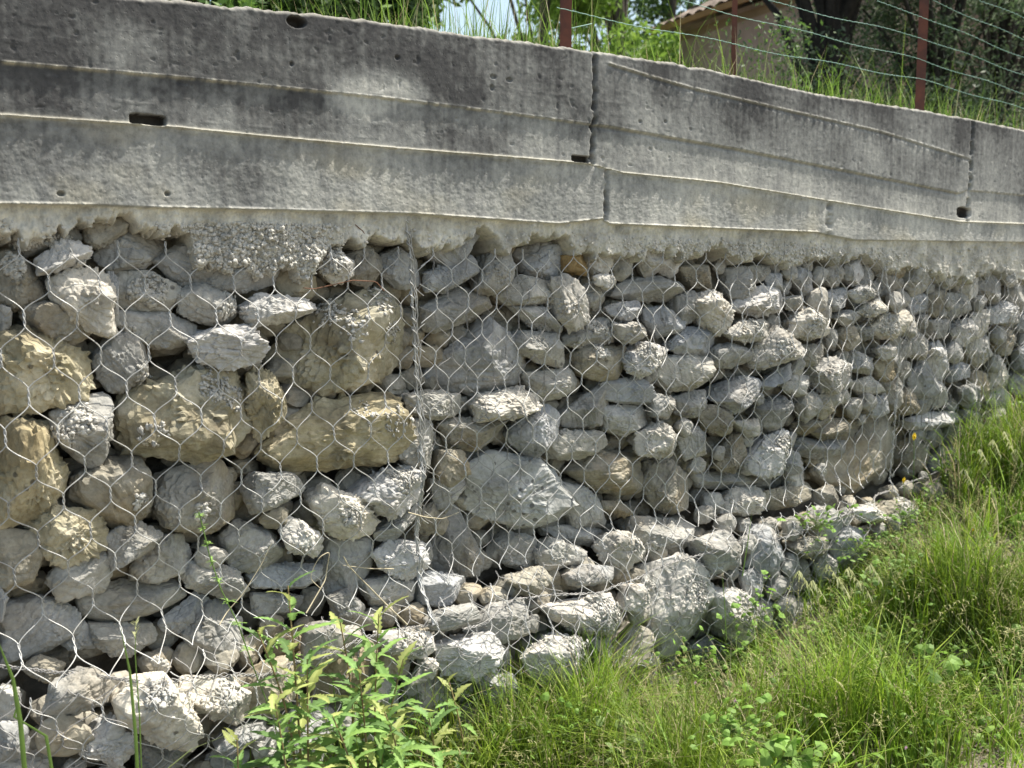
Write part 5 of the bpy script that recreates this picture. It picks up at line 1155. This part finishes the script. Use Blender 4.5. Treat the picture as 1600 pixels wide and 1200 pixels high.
tree(1205, 2.0, 'thin sapling with small pale leaves in front of the house wall', 1.3, .45, .1, 900, .016, OL+MG, .012, 'sapling', seed=41, blobs=12, narrow=.5)
tree(1110, 3.0, 'small loose shrub before the corner of the house', .95, .4, .0, 700, .018, YG, .012, 'shrub', seed=42, cat='bush', blobs=10, narrow=.5)
# grass on top behind the wall
gm = MB(); n = 42000
x = r.uniform(.3, 9, n); y = .3+r.gamma(2, .5, n); z = up_z(x, y)
tall = np.interp(x, [.3, 1.1, 1.6, 2.2, 2.8, 3.4, 4.5, 9], [.5, .6, 1.2, 1.5, 1.3, 1.2, 1.3, 1.2])
h = r.gamma(5, .05, n)*tall*.75+.10
cc = np.array(YG)[r.integers(0, 3, n)]*r.uniform(.6, 1.1, (n, 1)); dry = r.random(n) < .14; cc[dry] = STRAW[r.integers(0, 3, dry.sum())]
blades(gm, x, y, z, h, r.uniform(.05, .5, n), r.uniform(0, 6.28, n), r.uniform(.003, .007, n), cc)
tag(gm.build('tall_grass', M['leaf'], None, False), 'tall wild grass growing on the bank behind the top of the concrete wall', 'grass', kind='stuff')

# fence on the wall: red posts, green wires
e = tag(empty('wire_fence', (2.0, .12, 1.4)), 'green wire fence on rusty red posts standing on the concrete wall', 'fence')
def post_at(px, pyb, Y=.12, w=.035, H_=1.3, lean=0.0, col='post', nm='post'):
    b = onY(float(px), float(pyb), Y); bz_ = float(topz(b[0]))-.03
    t = .004; mb = MB(); Mx = Matrix.Translation((b[0], Y, bz_))@Matrix.Rotation(lean, 4, 'Y')@Matrix.Rotation(R_(-38), 4, 'Z')
    mb.box((-w/2, 0, 0), (w/2, t, H_), Mx); mb.box((-t/2, t+.0004, 0), (t/2, w, H_), Mx)
    mb.build(nm, M[col], e, False); return b[0], bz_
p1 = post_at(884, 68); p2 = post_at(1437, 168, lean=.0, w=.04)
post_at(1146, 108, Y=.6, w=.022); 
x3 = 7.0
WL = [([870, 1100, 1240, 1437, 1600], [14, 60, 88, 124, 170]), ([1010, 1240, 1437, 1600], [-12, 46, 93, 146]), ([1200, 1437, 1600], [2, 58, 117]), ([1370, 1437, 1600], [3, 24, 90]), ([1455, 1600], [0, 62]), ([1530, 1600], [0, 28])]
for a_, b_2 in WL:
    W = onY(np.array(a_, float), np.array(b_2, float), .10)
    for s in (0,):
        xs_ = np.linspace(W[0, 0], W[-1, 0]+1.5, 300); sl = (W[-1, 2]-W[-2, 2])/(W[-1, 0]-W[-2, 0])
        zz_ = np.where(xs_ > W[-1, 0], W[-1, 2]+(xs_-W[-1, 0])*sl, np.interp(xs_, W[:, 0], W[:, 2]))
        zz_ = zz_+.004*np.sin(xs_*9+a_[0])
        mb = MB(); mb.tube(np.stack([xs_, .10+.0008*np.sin(xs_*160+s*3.14), zz_+.0008*np.cos(xs_*160+s*3.14)], 1), .0012, 5); mb.build('fence_wire', M['greenwire'], e)
W = onY(np.array([893., 925.]), np.array([44., 37.]), .12); mb = MB(); mb.tube(np.linspace(W[0], W[1], 5), .0015, 5); mb.build('wire_end', M['greenwire'], e)

# house with a tiled roof
A0 = CAM+ray(1062., 120.)*(13.0/1.0); A1 = CAM+ray(1400., 120.)*10.0
hz0 = 1.1; eave = 4.06
d_ = (A1-A0); d_[2] = 0; Lh = np.linalg.norm(d_); d_ /= Lh; nb = np.array([-d_[1], d_[0], 0])
if nb@(A0-CAM) < 0: nb = -nb
h_ = tag(empty('house', (A0[0], A0[1], hz0)), 'pinkish plaster house with an old tiled roof half hidden behind the olive trees', 'house')
def hp(u, v, z): return np.array([A0[0], A0[1], 0])+d_*u+nb*v+np.array([0, 0, z])
mb = MB(); LH, WH = Lh, 5.0
vs = [hp(0, 0, hz0), hp(LH, 0, hz0), hp(LH, WH, hz0), hp(0, WH, hz0), hp(0, 0, eave), hp(LH, 0, eave), hp(LH, WH, eave), hp(0, WH, eave)]
mb.add(vs, [(0,1,5,4),(1,2,6,5),(2,3,7,6),(3,0,4,7)], (.43, .31, .275)); mb.build('wall', M['paint'], h_, False)
mb = MB(); ov = .28
rows, wv = 90, int((LH+.6)/.03)
U = np.linspace(-ov, LH+ov, wv); S = np.linspace(0, 1, rows); UU, SS = np.meshgrid(U, S, indexing='ij')
vv = -ov+SS*(WH/2+ov); zz_ = eave+.02+SS*1.5; hip = np.clip(SS*WH/2, 0, LH/2-.1)
UU = np.clip(UU, -ov+hip*1.0, LH+ov-hip*1.0)
zz_ = zz_+.035*np.abs(np.sin(UU*math.pi/.20))+.018*((SS*14) % 1)*-1+.012*n2(UU, SS, 9, 25, 5)
RV = np.array([A0[0], A0[1], 0])+d_*UU[..., None]+nb*vv[..., None]; RV[..., 2] = zz_
tc = np.clip(1+.6*n2(UU, SS, 5, 18, 12, 3), .4, 1.5)[..., None]*np.array([.24, .195, .165])
mb.add(RV.reshape(-1, 3), grid_faces(wv, rows), tc.reshape(-1, 3))
SU = np.linspace(-ov, WH+ov, 120); UU2, S2 = np.meshgrid(SU, S, indexing='ij'); hp2 = S2*WH/2
W2 = np.clip(UU2, -ov+hp2, WH+ov-hp2); RV = np.array([A0[0], A0[1], 0])+d_*(-ov+S2*(WH/2+ov))[..., None]+nb*W2[..., None]; RV[..., 2] = eave+.02+S2*1.5+.035*np.abs(np.sin(W2*math.pi/.20))-.018*((S2*14) % 1)
mb.add(RV.reshape(-1, 3), grid_faces(120, rows), (np.clip(1+.6*n2(W2, S2, 5, 18, 32, 3), .4, 1.5)[..., None]*np.array([.24, .195, .165])).reshape(-1, 3))
mb.build('roof', M['paint'], h_)
mb = MB(); q = [hp(-ov, -ov, eave-.05), hp(LH+ov, -ov, eave-.05), hp(LH+ov, -ov+.03, eave-.05), hp(-ov, -ov+.03, eave-.05)]
q += [p+np.array([0, 0, .07]) for p in q]; mb.add(q, [(0,3,2,1),(4,5,6,7),(0,1,5,4),(1,2,6,5),(2,3,7,6),(3,0,4,7)], (.35, .2, .1))
q = [hp(0, -.004, eave-.16), hp(LH, -.004, eave-.16), hp(LH, -.004, eave-.06), hp(0, -.004, eave-.06)]; mb.add(q, [(0, 1, 2, 3)], (.33, .23, .16)); mb.build('eaves_band', M['paint'], h_, False)
# low plastered garden wall seen under the olive trees
x0, x1 = 5.6, 9.0
mb = MB()
for (a, b, zt_) in ((4.9, 5.35, 1.50), (5.85, 6.0, 1.45), (6.35, 6.62, 1.42)):
    mb.box((a, 1.5+.1*a, .6), (b, 1.7+.1*a, zt_), None, (.42, .30, .24))
tag(mb.build('garden_wall', M['paint'], None, False, (5.6, 1.6, .6)), 'broken low pinkish wall standing in the grass under the olive trees', 'garden wall')
